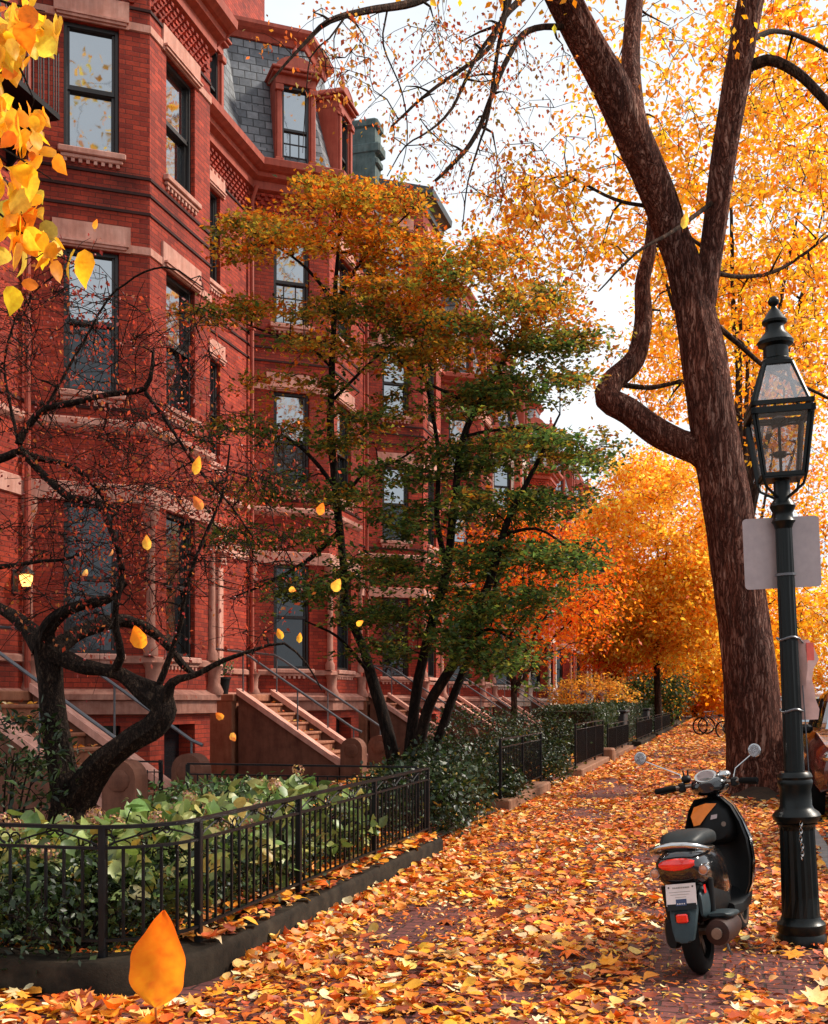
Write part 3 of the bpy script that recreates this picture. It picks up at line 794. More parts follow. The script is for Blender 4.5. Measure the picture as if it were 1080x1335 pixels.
# ------------------------------------------------------------------ garden curb and iron fence
def arc_path():
    pts = [(-2.72, 10.60)]+[(-2.72, y) for y in np.arange(10.3, 5.7, -.3)]
    cx, cy, r = -3.17, 5.60, .45
    for a in np.linspace(0, -math.pi/2, 9): pts.append((cx+r*math.cos(a), cy+r*math.sin(a)))
    pts += [(x, 5.15) for x in np.arange(-3.4, -6.6, -.3)]
    return pts
FP = arc_path()
kb = MB()
outer = offset_poly(FP, -.15); inner = offset_poly(FP, .15)
# offset_poly's normal for this direction points to -x (garden side) for +d
rows = []
for d, z in ((-.145, -.05), (-.145, .135), (-.12, .165), (.10, .17), (.13, .14), (.13, .0)):
    rows.append([(x, y, z+(.006*mnoise.noise((x*3, y*3, z*9)) if z > .1 else 0)) for x, y in offset_poly(FP, -d if False else d)])
n_ = len(FP); vs = [p for r in rows for p in r]; fs = []
for k in range(5):
    for i in range(n_-1): fs.append((k*n_+i, (k+1)*n_+i, (k+1)*n_+i+1, k*n_+i+1))
fs.append(tuple(k*n_ for k in range(6))); fs.append(tuple(k*n_+n_-1 for k in range(6))[::-1])
kb.add(vs, fs)
tag(part('stone_curb', kb, 'kerb', smooth=True), 'low dark stone curb rounding the corner of the nearest garden', 'curb')

def at_len(pts, s):
    acc = 0
    for i in range(len(pts)-1):
        L = math.dist(pts[i], pts[i+1])
        if acc+L >= s: t = (s-acc)/L; return (pts[i][0]+(pts[i+1][0]-pts[i][0])*t, pts[i][1]+(pts[i+1][1]-pts[i][1])*t)
        acc += L
    return pts[-1]
def sub_path(pts, s0, s1, n):
    return [at_len(pts, s0+(s1-s0)*i/(n-1)) for i in range(n)]
def iron_fence(path, posts, label, zb=.165, zt=.82, group=None, scroll=True, sp=.105):
    F = thing('iron_fence', label, 'fence', (path[0][0], path[0][1], 0), group)
    for s in posts:
        x, y = at_len(path, s); p = MB(); p.box(x-.019, x+.019, y-.019, y+.019, zb-.01, zt-.005, bev=.004); part('post', p, 'iron', F)
    s0, s1 = posts[0], posts[-1]; k = max(4, int((s1-s0)/.12))
    for nm, z, h, w_ in (('top_rail', zt, .018, .04), ('middle_rail', zt-.105, .014, .026), ('bottom_rail', zb+.085, .014, .026)):
        r = MB(); pp = [(x, y, z) for x, y in sub_path(path, s0, s1, k)]
        rg = []
        for (dx, dz) in ((-w_/2, -h/2), (w_/2, -h/2), (w_/2, h/2), (-w_/2, h/2)): pass
        op = [offset_poly([q[:2] for q in pp], d) for d in (-w_/2, w_/2)]
        rr = [[(op[0][i][0], op[0][i][1], z-h/2), (op[1][i][0], op[1][i][1], z-h/2), (op[1][i][0], op[1][i][1], z+h/2), (op[0][i][0], op[0][i][1], z+h/2)] for i in range(k)]
        r.rings(rr); part(nm, r, 'iron', F)
    for a, b in zip(posts[:-1], posts[1:]):
        pk = MB(); n = max(2, int(round((b-a)/sp)))
        for i in range(1, n):
            x, y = at_len(path, a+(b-a)*i/n); pk.box(x-.0065, x+.0065, y-.0065, y+.0065, zb+.085, zt-.105)
        part('picket_panel', pk, 'iron', F)
        if scroll:
            sc_ = MB(); m = max(1, int(round((b-a)/.55)))
            for q in range(m):
                u0 = a+(b-a)*q/m; u1 = a+(b-a)*(q+1)/m; W = u1-u0
                for sgn in (0, 1):
                    crv = []
                    for t in np.linspace(0, 1, 12):
                        u = .03+t*(W*.46); z = zt-.09+.075*(t**.8)
                        crv.append((u, z))
                    for t in np.linspace(0, 1.6*math.pi, 8)[1:]:
                        crv.append((W*.49+.0-.022*(1-math.cos(t))+.0, zt-.015-.022*math.sin(t)*1.0-.02*(t/5)))
                    head = [(.03+.028*math.cos(t)*1.0-.0, zt-.065+.028*math.sin(t)) for t in np.linspace(2.6*math.pi/2, -math.pi/2, 9)]
                    crv = head+crv
                    P3 = []
                    for (u, z) in crv:
                        uu = u0+u if sgn == 0 else u1-u
                        x, y = at_len(path, uu); P3.append((x, y, z))
                    sc_.tube(P3, .0055, 5)
            part('scrollwork', sc_, 'iron', F)
    return F
tot = sum(math.dist(FP[i], FP[i+1]) for i in range(len(FP)-1))
iron_fence(FP, [.03, 1.75, 3.45, 4.95, 5.55, 7.1, 8.6], 'low black iron fence with scrolled top curving round the nearest garden')
iron_fence([(-2.78, 10.72), (-4.1, 10.72), (-5.35, 10.72)], [.08, 1.3, 2.5], 'thin black iron fence dividing the nearest garden from the next', scroll=False)
def straight_fence(x, y0, y1, label, zt=.82, group='iron fences along farther gardens', curbm='kerb_brown', lab2=None, scroll=False):
    n = max(2, int((y1-y0)/1.7)+1)
    iron_fence([(x, y0), (x, y1)], list(np.linspace(.02, y1-y0-.02, n)), label, .17, zt, group, scroll, .12)
    k = MB(); k.box(x-.15, x+.15, y0-.06, y1+.06, -.02, .17, bev=.02)
    tag(part('stone_curb', k, curbm), lab2, 'curb', 'stone curbs of farther gardens')
straight_fence(-2.85, 14.9, 18.4, 'black iron fence half buried in the dark shrubs beyond the second garden', .95, lab2='brown curb under the fence behind the dark shrubs')
straight_fence(-2.75, 22.0, 27.2, 'black iron fence with flat top rail above the brown curb', 1.02, lab2='brown stone curb with raised end block, beyond the dark shrubs')
straight_fence(-2.75, 28.3, 34.5, 'black iron fence in front of the clipped hedge', .9, lab2='low brown curb before the clipped hedge')
straight_fence(-2.75, 38.0, 46, 'far iron fence along the sidewalk past the hedge', .9, lab2='far garden curb past the hedge', curbm='kerb')
straight_fence(-2.75, 48.0, 62, 'farthest iron fence along the sidewalk', .9, lab2='farthest garden curb along the sidewalk', curbm='kerb')
k = MB(); k.box(-3.0, -2.5, 27.25, 27.7, -.02, .36, bev=.04); tag(part('curb_block', k, 'kerb_brown'), 'squat brown stone block ending the curb by the garden path', 'stone block')
# entry paths to the stoops
for i in range(1, 4):
    k = MB(); y = 14.4+8*i-2.32; k.box(-6.2, -2.9, y-.65, y+.65, -.02, .115); struct('garden_path', k, 'paver', uv=True)
k = MB(); k.box(-6.2, -3.0, 11.35, 12.8, -.02, .115); struct('garden_path', k, 'paver', uv=True)
# iron gate rails by the first stoop
G = thing('iron_railing', 'short black iron railing beside the foot of the first stoop', 'railing', (-5.9, 11.75, 0))
gp = [P(165, 990, 13.0), P(210, 1003, 13.6)]
x0, y0, _ = gp[0]; x1, y1, _ = gp[1]
r = MB(); r.bar((x0, y0, .78), (x1, y1, .74), .03, .02); r.bar((x0, y0, .66), (x1, y1, .62), .02, .014); part('rail', r, 'iron', G)
for t in (0, 1):
    r = MB(); x, y = x0+(x1-x0)*t, y0+(y1-y0)*t; r.box(x-.02, x+.02, y-.02, y+.02, .0, .80-.04*t); part('post', r, 'iron', G)
r = MB()
for t in np.linspace(0, 1, 6)[1:-1]: x, y = x0+(x1-x0)*t, y0+(y1-y0)*t; r.tube([(x, y, .08), (x, y, .66)], .007, 5)
part('picket_panel', r, 'iron', G)

# ------------------------------------------------------------------ street lamp (built upright round its own foot, then leaned)
lp = P(1046, 1232, 6.88); LX, LY = lp[0], lp[1]
TL_ = math.radians(-2.55)
lampM = Matrix.Rotation(TH, 4, 'Z') @ Matrix.Rotation(TL_, 4, 'Y')
LAMP = thing('street_lamp', 'black fluted cast iron street lamp with glass lantern beside the scooter', 'street lamp', (LX, LY, 0))
LAMP.rotation_euler = lampM.to_euler(); LAMP.scale = (.95, .95, .955); ORG[LAMP.name] = (0, 0, 0)
b = MB(); b.lathe([(.150, -.01), (.152, .05), (.140, .075), (.148, .10), (.147, .135), (.125, .155), (.118, .18)], 28)
part('base', b, 'lamp_iron', LAMP, smooth=True)
b = MB(); b.lathe([(.116, .181), (.113, .3), (.106, .72), (.112, .745), (.125, .76)], 32, flute=.09, fl_rng=(.2, .735)); part('lower_shaft', b, 'lamp_iron', LAMP, smooth=False)
b = MB(); b.lathe([(.118, .761), (.142, .785), (.148, .81), (.135, .83), (.108, .85), (.098, .87), (.096, .97), (.105, 1.0), (.108, 1.02), (.102, 1.035), (.108, 1.05), (.100, 1.07), (.088, 1.082)], 28)
part('collar', b, 'lamp_iron', LAMP, smooth=True)
b = MB(); b.lathe([(.062, 1.083), (.060, 1.5), (.055, 2.2), (.050, 2.72)], 24, flute=.10, fl_rng=(1.1, 2.7)); part('shaft', b, 'lamp_iron', LAMP)
b = MB(); b.lathe([(.050, 2.60), (.060, 2.63), (.074, 2.65), (.062, 2.67), (.058, 2.70), (.070, 2.72), (.080, 2.745), (.070, 2.765), (.052, 2.79), (.050, 2.90), (.056, 2.905)], 20)
part('neck_collar', b, 'lamp_iron', LAMP, smooth=True)
# lantern
LN = thing('lantern_probe', 'x', 'x'); bpy.data.objects.remove(LN)
zb0, zm, zt0 = 2.93, 3.34, 3.63
wb0, wm, wt0 = .118, .178, .08
lf = MB()
def sq(w_, z): return [(-w_, -w_, z), (w_, -w_, z), (w_, w_, z), (-w_, w_, z)]
RL = Matrix.Rotation(math.radians(-9), 4, 'Z')
def rl(p): return tuple(RL @ Vector(p))
for (wa, za, wc, zc, t) in ((wb0, zb0, wm-.012, zm-.02, .022), (wm-.015, zm+.02, wt0, zt0, .018)):
    A_, B_ = sq(wa, za), sq(wc, zc)
    for i in range(4):
        lf.bar(rl(A_[i]), rl(B_[i]), t, t); 
        j = (i+1) % 4
        lf.bar(rl(A_[i]), rl(A_[j]), t, t*1.1, e0=.008, e1=.008); lf.bar(rl(B_[i]), rl(B_[j]), t, t*1.1, e0=.008, e1=.008)
for z, w_, t in ((zm-.025, wm, .028), (zm+.022, wm, .02)):
    Q = sq(w_, z)
    for i in range(4): lf.bar(rl(Q[i]), rl(Q[(i+1) % 4]), t, t*1.3, e0=t/2, e1=t/2)
lf.prism([rl(p)[:2] for p in sq(wb0, 0)], 'z', zb0-.022, zb0-.012)
for i in range(4):   # supporting arms from the neck to the lantern shoulders
    q = sq(wm, 0)[i]; q2 = sq(wb0, 0)[i]
    lf.tube([rl(p) for p in ((0.035*np.sign(q[0]), .035*np.sign(q[1]), 2.80), (q2[0]*.95, q2[1]*.95, 2.86), (q2[0]*1.12, q2[1]*1.12, 2.93), (q[0]*1.0, q[1]*1.0, 3.29))], .009, 6)
LAN = part('lantern', lf, 'lamp_iron', LAMP)
for i in range(4):
    j = (i+1) % 4
    for (wa, za, wc, zc) in ((wb0, zb0+.01, wm-.014, zm-.035), (wm-.017, zm+.035, wt0, zt0-.01)):
        A_, B_ = sq(wa, za), sq(wc, zc); g = MB()
        vs = [Vector(rl(p)) for p in (A_[i], A_[j], B_[j], B_[i])]; c_ = Vector((0, 0, (za+zc)/2)); nn = (vs[1]-vs[0]).cross(vs[3]-vs[0]).normalized()
        g.add(vs+[v-nn*.003 for v in vs], [(0, 1, 2, 3), (7, 6, 5, 4), (0, 4, 5, 1), (1, 5, 6, 2), (2, 6, 7, 3), (3, 7, 4, 0)])
        part('glass_pane', g, 'clear', LAN, org=(0, 0, 0))
b = MB(); b.lathe([(.085, 3.615), (.088, 3.66), (.078, 3.67), (.076, 3.74), (.108, 3.755), (.112, 3.775), (.095, 3.80), (.060, 3.84), (.056, 3.88), (.075, 3.89), (.078, 3.905), (.060, 3.93), (.038, 3.965), (.020, 3.985), (.016, 4.0), (.030, 4.01), (.036, 4.03), (.026, 4.052), (.006, 4.062)], 24)
part('cap', b, 'lamp_iron', LAN, smooth=True)
b = MB(); b.tube([(0, 0, 2.91), (0, 0, 3.28)], .010, 8); b.tube([(-.07, 0, 3.07), (.07, 0, 3.07)], .006, 6); b.lathe([(.03, 3.05), (.042, 3.06), (.04, 3.085), (.012, 3.09)], 10)
b.tube([(-.12, 0, 3.26), (.12, 0, 3.26)], .008, 6); b.lathe([(.012, 3.24), (.05, 3.25), (.055, 3.29), (.02, 3.31)], 12); b.tube([(0, -.12, 3.262), (0, .12, 3.262)], .008, 6)
part('burner', b, 'lamp_iron', LAN, smooth=True)
b = MB(); b.tube([(.085, -.02, 1.0), (.075, -.03, 1.3), (.066, -.03, 1.62)], .004, 5); part('conduit', b, 'steel', LAMP)
# sign, held on the pole
SG = thing('metal_sign', 'blank grey back of a rounded metal sign strapped to the lamp post', 'sign', (LX, LY, 0))
SG.rotation_euler = lampM.to_euler(); SG.scale = (.98, .98, .98); ORG[SG.name] = (0, 0, 0)
def rrect(w_, h, r, n=5):
    o = []
    for cx, cy, a0 in ((w_-r, h-r, 0), (-w_+r, h-r, 90), (-w_+r, -h+r, 180), (w_-r, -h+r, 270)):
        for k in range(n+1): a = math.radians(a0+90*k/n); o.append((cx+r*math.cos(a), cy+r*math.sin(a)))
    return o
cs = P(1025, 717, 6.88); zz = 2.40
b = MB(); b.prism([(x-.0, z+zz) for x, z in rrect(.232, .218, .025)], 'y', .062, .066); part('panel', b, 'sign', SG, loc=(0, 0, 0), rot=(0, 0, math.radians(-3)))
b = MB(); b.lathe([(.062, zz+.17), (.062, zz+.185)], 16); b.lathe([(.062, zz-.15), (.062, zz-.135)], 16); part('strap', b, 'steel', SG)
# paper sleeve tied behind the post
PS = thing('paper_sleeve', 'crumpled pink and white plastic sleeve tied to the lamp post', 'bag', (LX, LY, 0))
PS.rotation_euler = lampM.to_euler(); ORG[PS.name] = (0, 0, 0)
b = MB(); rs = []
for i, z in enumerate(np.linspace(1.34, 1.82, 9)):
    wv = .02*math.sin(i*1.3); wd = .05+.012*math.sin(i*2.1+1)
    rs.append([(.065+.015*wv, .03, z), (.10+wv*.4, .0+.01*math.sin(i), z), (.10+wd+wv, .01, z), (.10+wd*1.0+wv, .04, z), (.10, .06+.01*math.cos(i), z), (.07, .05, z)])
b.rings(rs); part('sleeve', b, 'paper', PS, smooth=True)
b = MB(); b.rings([[(.104, -.004, z), (.150, .004, z), (.150, .010, z), (.104, .006, z)] for z in (1.68, 1.74, 1.80)]); part('printed_patch', b, 'paper_red', PS)
b = MB()
for z in (1.83, 1.40): b.tube([(.066*math.cos(a), .066*math.sin(a), z+.008*math.sin(3*a)) for a in np.linspace(0, 2*math.pi, 20)], .007, 5)
b.tube([(.06, .0, 1.83), (.09, .01, 1.80)], .005, 5); part('tie', b, 'steel', PS, smooth=True)
# chain
CH = MB()
def link(mb, c, ax, s=.016):
    c = Vector(c); pts = []
    for a in np.linspace(0, 2*math.pi, 11):
        p = Vector((math.cos(a)*s*.55, 0, math.sin(a)*s)) if ax else Vector((0, math.cos(a)*s*.55, math.sin(a)*s)); pts.append(tuple(c+p))
    mb.tube(pts, .0032, 5, cap=False)
for i in range(11): link(CH, (-.02+.004*math.sin(i), -.125-.003*i*.3, .76-.022*i), i % 2)
co = tag(part('steel_chain', CH, 'chrome', loc=(LX, LY, 0), rot=lampM.to_euler(), smooth=True), 'short steel chain hanging down the lamp post base', 'chain')

# ------------------------------------------------------------------ scooter
sx, sy, _ = P(917, 1268, 6.15)
SCO = thing('motor_scooter', 'black motor scooter with grey side panels parked on leaves beside the lamp post', 'scooter', (sx, sy, 0.0))
hd = TH - math.radians(13.7+11.5)
Rs = Matrix.Rotation(hd, 4, 'Z') @ Matrix.Rotation(math.radians(-8.5), 4, 'Y')
SCO.rotation_euler = Rs.to_euler(); SCO.scale = (.89, 1, .975); ORG[SCO.name] = (0, 0, 0)
# local: x right, y forward, z up; rear wheel contact at the origin
def wheel(y, nm, w_=.052, R=.235, rot=0):
    t = MB(); prof = []
    for a in np.linspace(-2.2, 2.2, 13): prof.append((R-.05+.05*math.cos(a), w_*math.sin(a)*1.0))
    rs = []
    for k in range(36):
        an = 2*math.pi*k/36; rs.append([(xx, y+r*math.cos(an), R+r*math.sin(an)) for r, xx in prof])
    rs.append(rs[0]); t.rings(rs, cap=False, closed=True)
    o = part(nm, t, 'rubber', SCO, smooth=True)
    rm = MB(); prof = [(R-.075, -.045), (R-.055, -.045), (R-.06, 0), (R-.055, .045), (R-.075, .045)]; rs = []
    for k in range(36): an = 2*math.pi*k/36; rs.append([(xx, y+r*math.cos(an), R+r*math.sin(an)) for r, xx in prof])
    rs.append(rs[0]); rm.rings(rs, cap=False)
    for k in range(6):
        an = 2*math.pi*k/6; c0 = (0, y+.03*math.cos(an), R+.03*math.sin(an)); c1 = (0, y+(R-.065)*math.cos(an), R+(R-.065)*math.sin(an)); rm.bar(c0, c1, .05, .03, up=(1, 0, 0))
    rm.tube([(-.08, y, R), (.08, y, R)], .028, 12)
    part('rim', rm, 'dull_metal', o, smooth=False)
    return o
wheel(0, 'rear_wheel', .055); fw = wheel(1.22, 'front_wheel', .045)
def ell(cx, y, cz, a, b, e=2.4, n=20):
    r = []
    for i in range(n):
        t = 2*math.pi*i/n; c_, s_ = math.cos(t), math.sin(t)
        r.append((cx+a*abs(c_)**(2/e)*np.sign(c_), y, cz+b*abs(s_)**(2/e)*np.sign(s_)))
    return r
# tail bodywork
b = MB(); b.rings([ell(0, -.235, .615, .07, .03), ell(0, -.225, .61, .115, .06), ell(0, -.19, .60, .14, .095), ell(0, -.08, .585, .155, .125), ell(0, .1, .56, .165, .15), ell(0, .3, .52, .165, .17), ell(0, .46, .46, .15, .18), ell(0, .52, .42, .13, .15)][::-1])
BODY = part('body', b, 'black_paint', SCO, smooth=True)
b = MB(); b.rings([ell(0, y, cz, a, h, 2.6) for y, cz, a, h in ((-.16, .46, .07, .10), (-.10, .44, .105, .14), (.05, .42, .12, .15), (.3, .38, .13, .13), (.45, .34, .13, .1))][::-1]); part('under_cowl', b, 'black_plastic', BODY, smooth=True)
# seat
b = MB(); b.rings([ell(0, y, cz, a, h, 3) for y, cz, a, h in ((-.17, .715, .07, .025), (-.14, .72, .11, .04), (-.02, .735, .135, .05), (.15, .73, .14, .05), (.30, .715, .125, .05), (.44, .70, .10, .045), (.54, .69, .06, .035))][::-1]); part('seat', b, 'seat_vinyl', SCO, smooth=True)
# grab rail
b = MB(); pts = [(.15, .10, .67), (.162, -.02, .675), (.16, -.14, .69), (.135, -.23, .712), (.08, -.265, .728), (0, -.272, .734), (-.08, -.265, .728), (-.135, -.23, .712), (-.16, -.14, .69), (-.162, -.02, .675), (-.15, .10, .67)]
b.tube(pts, [.010, .012, .014, .015, .016, .016, .016, .015, .014, .012, .010], 10); part('grab_rail', b, 'chrome', SCO, smooth=True)
# tail light
b = MB(); b.rings([[(x, -.225-.03*(1-(x/.105)**2)-dy, .628+sz*(.033*(1-(x/.112)**2)**.5)) for x in np.linspace(-.105, .105, 13)] for dy, sz in ((0, 1), (.014, .85), (.02, .4), (.021, 0), (.02, -.4), (.014, -.85), (0, -1))], cap=False, closed=False); part('tail_light', b, 'red_lens', SCO, smooth=True)
for s in (-1, 1):
    b = MB(); b.rings([ell(s*(.142), y, .585, a, a*.9, 2) for y, a in ((-.13, .02), (-.15, .032), (-.19, .036), (-.215, .03))][::-1]); t = part('turn_signal', b, 'chrome', SCO, smooth=True)
    b = MB(); b.ball((s*.142, -.212, .585), .024, 12, 8, (1, .5, 1)); part('lens', b, 'amber_lens', t, smooth=True)
# number plate bracket, plate
b = MB(); b.prism([(-.205, .52), (-.215, .52), (-.265, .39), (-.255, .39)][::-1], 'x', -.085, .085); b.box(-.04, .04, -.20, -.14, .42, .54); part('plate_bracket', b, 'black_plastic', SCO)
b = MB(); b.prism([(-.216, .522), (-.220, .522), (-.256, .412), (-.252, .412)][::-1], 'x', -.088, .088); pl_ = part('number_plate', b, 'plate', SCO)
def on_plate(x0, x1, t0, t1, e=.0015):
    f = lambda t: (-.220-e-.036*(1-t), .412+.11*t)
    y0, z0 = f(t0); y1, z1 = f(t1)
    return [(x0, y0, z0), (x1, y0, z0), (x1, y1, z1), (x0, y1, z1)]
b = MB(); b.add(on_plate(-.032, .03, .0, .30), [(0, 1, 2, 3)]); part('blue_patch', b, 'blue', pl_)
b = MB()
for x in (-.07, .07):
    y_, z_ = -.226, .506; b.ball((x, y_, z_), .005, 8, 5)
part('screw', b, 'frame', pl_)
b = MB()
for i, x in enumerate(np.linspace(-.045, .05, 15)): b.add(on_plate(x-.0022, x+.0018+.001*(i % 2), .79, .86), [(0, 1, 2, 3)])
for t, w_ in ((.62, .07), (.5, .062), (.38, .035)): b.add(on_plate(-w_, w_*.8, t, t+.018), [(0, 1, 2, 3)])
part('faint_print', b, 'dull_metal', pl_)
b = MB()
for i in range(4): b.add(on_plate(-.026+i*.013, -.018+i*.013, .06, .11, .003), [(0, 1, 2, 3)])
part('white_print', b, 'plate', pl_)
# rear mudguard
b = MB(); rs = []
for t, yy, zz_, w_ in ((0, -.215, .425, .088), (.3, -.265, .36, .082), (.6, -.30, .29, .07), (.9, -.315, .235, .055), (1, -.315, .225, .035)):
    rs.append([(-w_, yy+.035, zz_), (-w_*.92, yy+.006, zz_), (-w_*.5, yy-.006, zz_), (w_*.5, yy-.006, zz_), (w_*.92, yy+.006, zz_), (w_, yy+.035, zz_), (w_*.5, yy+.02, zz_), (-w_*.5, yy+.02, zz_)])
b.rings(rs); MG = part('mudguard', b, 'grey_plastic', SCO, smooth=True)
b = MB(); b.box(-.034, .034, -.297, -.272, .325, .372, bev=.006); part('reflector', b, 'red_lens', MG)
b = MB(); b.box(-.042, .042, -.288, -.262, .317, .380, bev=.006); part('reflector_holder', b, 'black_plastic', MG)
# grey inner side guard and red side reflector
b = MB(); b.rings([ell(.095, y, z, a, h) for y, z, a, h in ((-.20, .40, .01, .06), (-.12, .40, .03, .09), (.02, .42, .035, .07))][::-1]); part('side_guard', b, 'grey_plastic', SCO, smooth=True)
b = MB(); b.box(.118, .124, -.17, -.13, .455, .50, bev=.003); part('side_reflector', b, 'red_lens', SCO)
# muffler on the right, engine on the left
b = MB()
def tilt_ring(c, r, n=16, e=1.): return [(c[0]+r*math.cos(2*math.pi*i/n), c[1], c[2]+e*r*math.sin(2*math.pi*i/n)) for i in range(n)]
b.rings([tilt_ring((.165, y, z), r) for y, z, r in ((-.19, .245, .04), (-.185, .245, .068), (-.12, .245, .078), (.1, .235, .078), (.22, .225, .06), (.27, .22, .03))][::-1]); mu = part('muffler', b, 'muffler', SCO, smooth=True)
b = MB(); b.rings([ell(.17, y, z, a, h, 2.5) for y, z, a, h in ((-.15, .335, .05, .008), (-.12, .325, .075, .02), (.0, .315, .08, .028), (.13, .30, .07, .02))][::-1]); part('heat_shield', b, 'grey_plastic', mu, smooth=True)
b = MB(); b.rings([tilt_ring((.165, y, .245), r) for y, r in ((-.187, .03), (-.215, .03))][::-1]); part('tail_pipe', b, 'dull_metal', mu, smooth=True); b = MB(); b.tube([(.165, .25, .22), (.12, .38, .18), (.04, .5, .22)], .016, 8); part('exhaust_pipe', b, 'dull_metal', mu, smooth=True)
b = MB(); b.rings([ell(-.13, y, z, a, h, 3) for y, z, a, h in ((-.10, .235, .03, .07), (-.05, .24, .05, .09), (.2, .25, .055, .09), (.42, .26, .05, .08), (.47, .26, .03, .06))][::-1]); b.tube([(-.12, -.06, .26), (-.13, -.08, .50)], .026, 10); b.tube([(.12, -.06, .27), (.135, -.06, .52)], .022, 10); part('engine', b, 'black_plastic', SCO, smooth=True)
# floorboard
b = MB(); b.rings([ell(0, y, z, a, h, 4) for y, z, a, h in ((.40, .27, .16, .05), (.55, .26, .185, .045), (.78, .27, .19, .045), (.92, .31, .18, .05))][::-1]); part('floorboard', b, 'black_plastic', SCO, smooth=True)
# leg shield (rear faced grey, outer shell black)
def shield(y_in, y_out, sc_=1.0):
    rs = []
    for z, w_, yy in ((.27, .165, .90), (.36, .21, .955), (.50, .235, .985), (.63, .23, 1.0), (.74, .20, 1.0), (.84, .155, .985), (.90, .10, .96)):
        w_ *= sc_; r = []
        for u in np.linspace(-1, 1, 11): r.append((w_*u, yy+y_out-.14*u*u+.0, z))
        for u in np.linspace(1, -1, 11): r.append((w_*u*.97, yy+y_in-.14*u*u, z))
        rs.append(r)
    return rs
b = MB(); b.rings(shield(.0, .045)); part('leg_shield', b, 'black_paint', SCO, smooth=True)
b = MB(); b.rings(shield(-.05, -.003, .93)); part('inner_shield', b, 'black_plastic', SCO, smooth=True)
# glove box hump with orange sticker panel
b = MB(); b.rings([ell(0, y, cz, a, h, 3) for y, cz, a, h in ((.80, .74, .10, .10), (.83, .745, .135, .13), (.90, .745, .15, .145), (.96, .745, .15, .15))][::-1]); GB = part('glove_box', b, 'black_plastic', SCO, smooth=True)
b = MB(); b.add([(-.118, .822, .74), (-.13, .826, .80), (-.10, .826, .855), (-.02, .828, .872), (.055, .828, .865), (-.02, .822, .80), (-.075, .818, .745)], [(0, 6, 5, 4, 3, 2, 1)])
b.add([(x, y-.034, z) for x, y, z in b.v[:7]], [(0, 1, 2, 3, 4, 5, 6)]); part('orange_panel', b, 'orange', GB)
b = MB(); b.add([(.0, .794, .77), (.045, .794, .775), (.05, .796, .80), (.01, .796, .797)], [(0, 1, 2, 3)]); part('sticker', b, 'sign', GB, loc=(0, -.012, 0))
b = MB(); b.rings([tilt_ring((.08, y, .735), r, 12) for y, r in ((.81, .016), (.795, .016))][::-1]); part('ignition', b, 'dull_metal', GB, smooth=True)
# head, handlebar
b = MB(); b.tube([(0, 1.02, .80), (0, .93, 1.0)], .045, 12); b.rings([ell(0, y, z, a, h, 2.4) for y, z, a, h in ((.80, .965, .06, .03), (.84, .97, .11, .055), (.92, .975, .13, .065), (1.02, .965, .11, .06), (1.07, .955, .06, .04))][::-1]); part('handlebar_cover', b, 'black_paint', SCO, smooth=True)
b = MB(); b.rings([[(x+.075*math.cos(t)*r, .88+.06*math.sin(t)*r-.01*k, 1.02+.035*math.sin(t)*r+.018*k) for t in np.linspace(0, 2*math.pi, 20, endpoint=False)] for k, r, x in ((0, 1, -.01), (1, 1, -.01), (1, .8, -.01))]); ip = part('instrument_bezel', b, 'chrome', SCO, smooth=True)
b = MB(); b.rings([[(x+.075*math.cos(t)*r, .88+.06*math.sin(t)*r-.0102, 1.0395+.035*math.sin(t)*r) for t in np.linspace(0, 2*math.pi, 20, endpoint=False)] for r, x in ((.79, -.01), (.1, -.01))]); part('dial', b, 'sign', ip)
b = MB(); b.ball((.10, .93, 1.03), .05, 12, 8, (1, 1, .6)); part('reservoir', b, 'chrome', SCO, smooth=True)
b = MB(); b.ball((-.15, .90, 1.03), .035, 10, 8, (1, 1, .8)); b.tube([(-.16, .9, 1.05), (-.165, .9, 1.085)], .006, 6); b.tube([(-.135, .9, 1.05), (-.13, .9, 1.085)], .006, 6); part('brake_reservoir', b, 'black_plastic', SCO, smooth=True)
b = MB(); b.tube([(-.24, .84, .985), (-.12, .90, .985), (0, .92, .975), (.12, .90, .985), (.24, .84, .985)], .014, 8); part('handlebar', b, 'dull_metal', SCO, smooth=True)
for s in (-1, 1):
    b = MB(); b.tube([(s*.22, .85, .985), (s*.24, .84, .985), (s*.34, .785, .978), (s*.345, .782, .978)], [.017, .019, .019, .014], 10); part('grip', b, 'rubber', SCO, smooth=True)
    b = MB(); b.tube([(s*.17, .92, .975), (s*.24, .91, .965), (s*.33, .86, .955)], .007, 6); b.box(s*.18-.025, s*.18+.025, .85, .90, .95, 1.01, bev=.01); part('brake_lever', b, 'black_plastic', SCO, smooth=True)
    b = MB(); b.tube([(s*.17, .89, 1.0), (s*.19, .91, 1.06), (s*.42 if s < 0 else .30, .93, 1.17 if s < 0 else 1.13)], .0055, 6); mm = part('mirror', b, 'chrome', SCO, smooth=True)
    b = MB(); b.rings([[((-.455 if s < 0 else .33)+.043*math.cos(t)*r, .93+yy, (1.195 if s < 0 else 1.155)+.043*math.sin(t)*r) for t in np.linspace(0, 2*math.pi, 20, endpoint=False)] for yy, r in ((.02, .5), (.012, .9), (-.005, 1.0), (-.008, .92))]); part('mirror_shell', b, 'chrome', mm, smooth=True)
    b = MB(); b.rings([[((-.455 if s < 0 else .33)+.039*math.cos(t)*r, .93-.016, (1.195 if s < 0 else 1.155)+.039*math.sin(t)*r) for t in np.linspace(0, 2*math.pi, 20, endpoint=False)] for r in (1.0, .05)]); part('mirror_glass', b, 'mirror', mm)
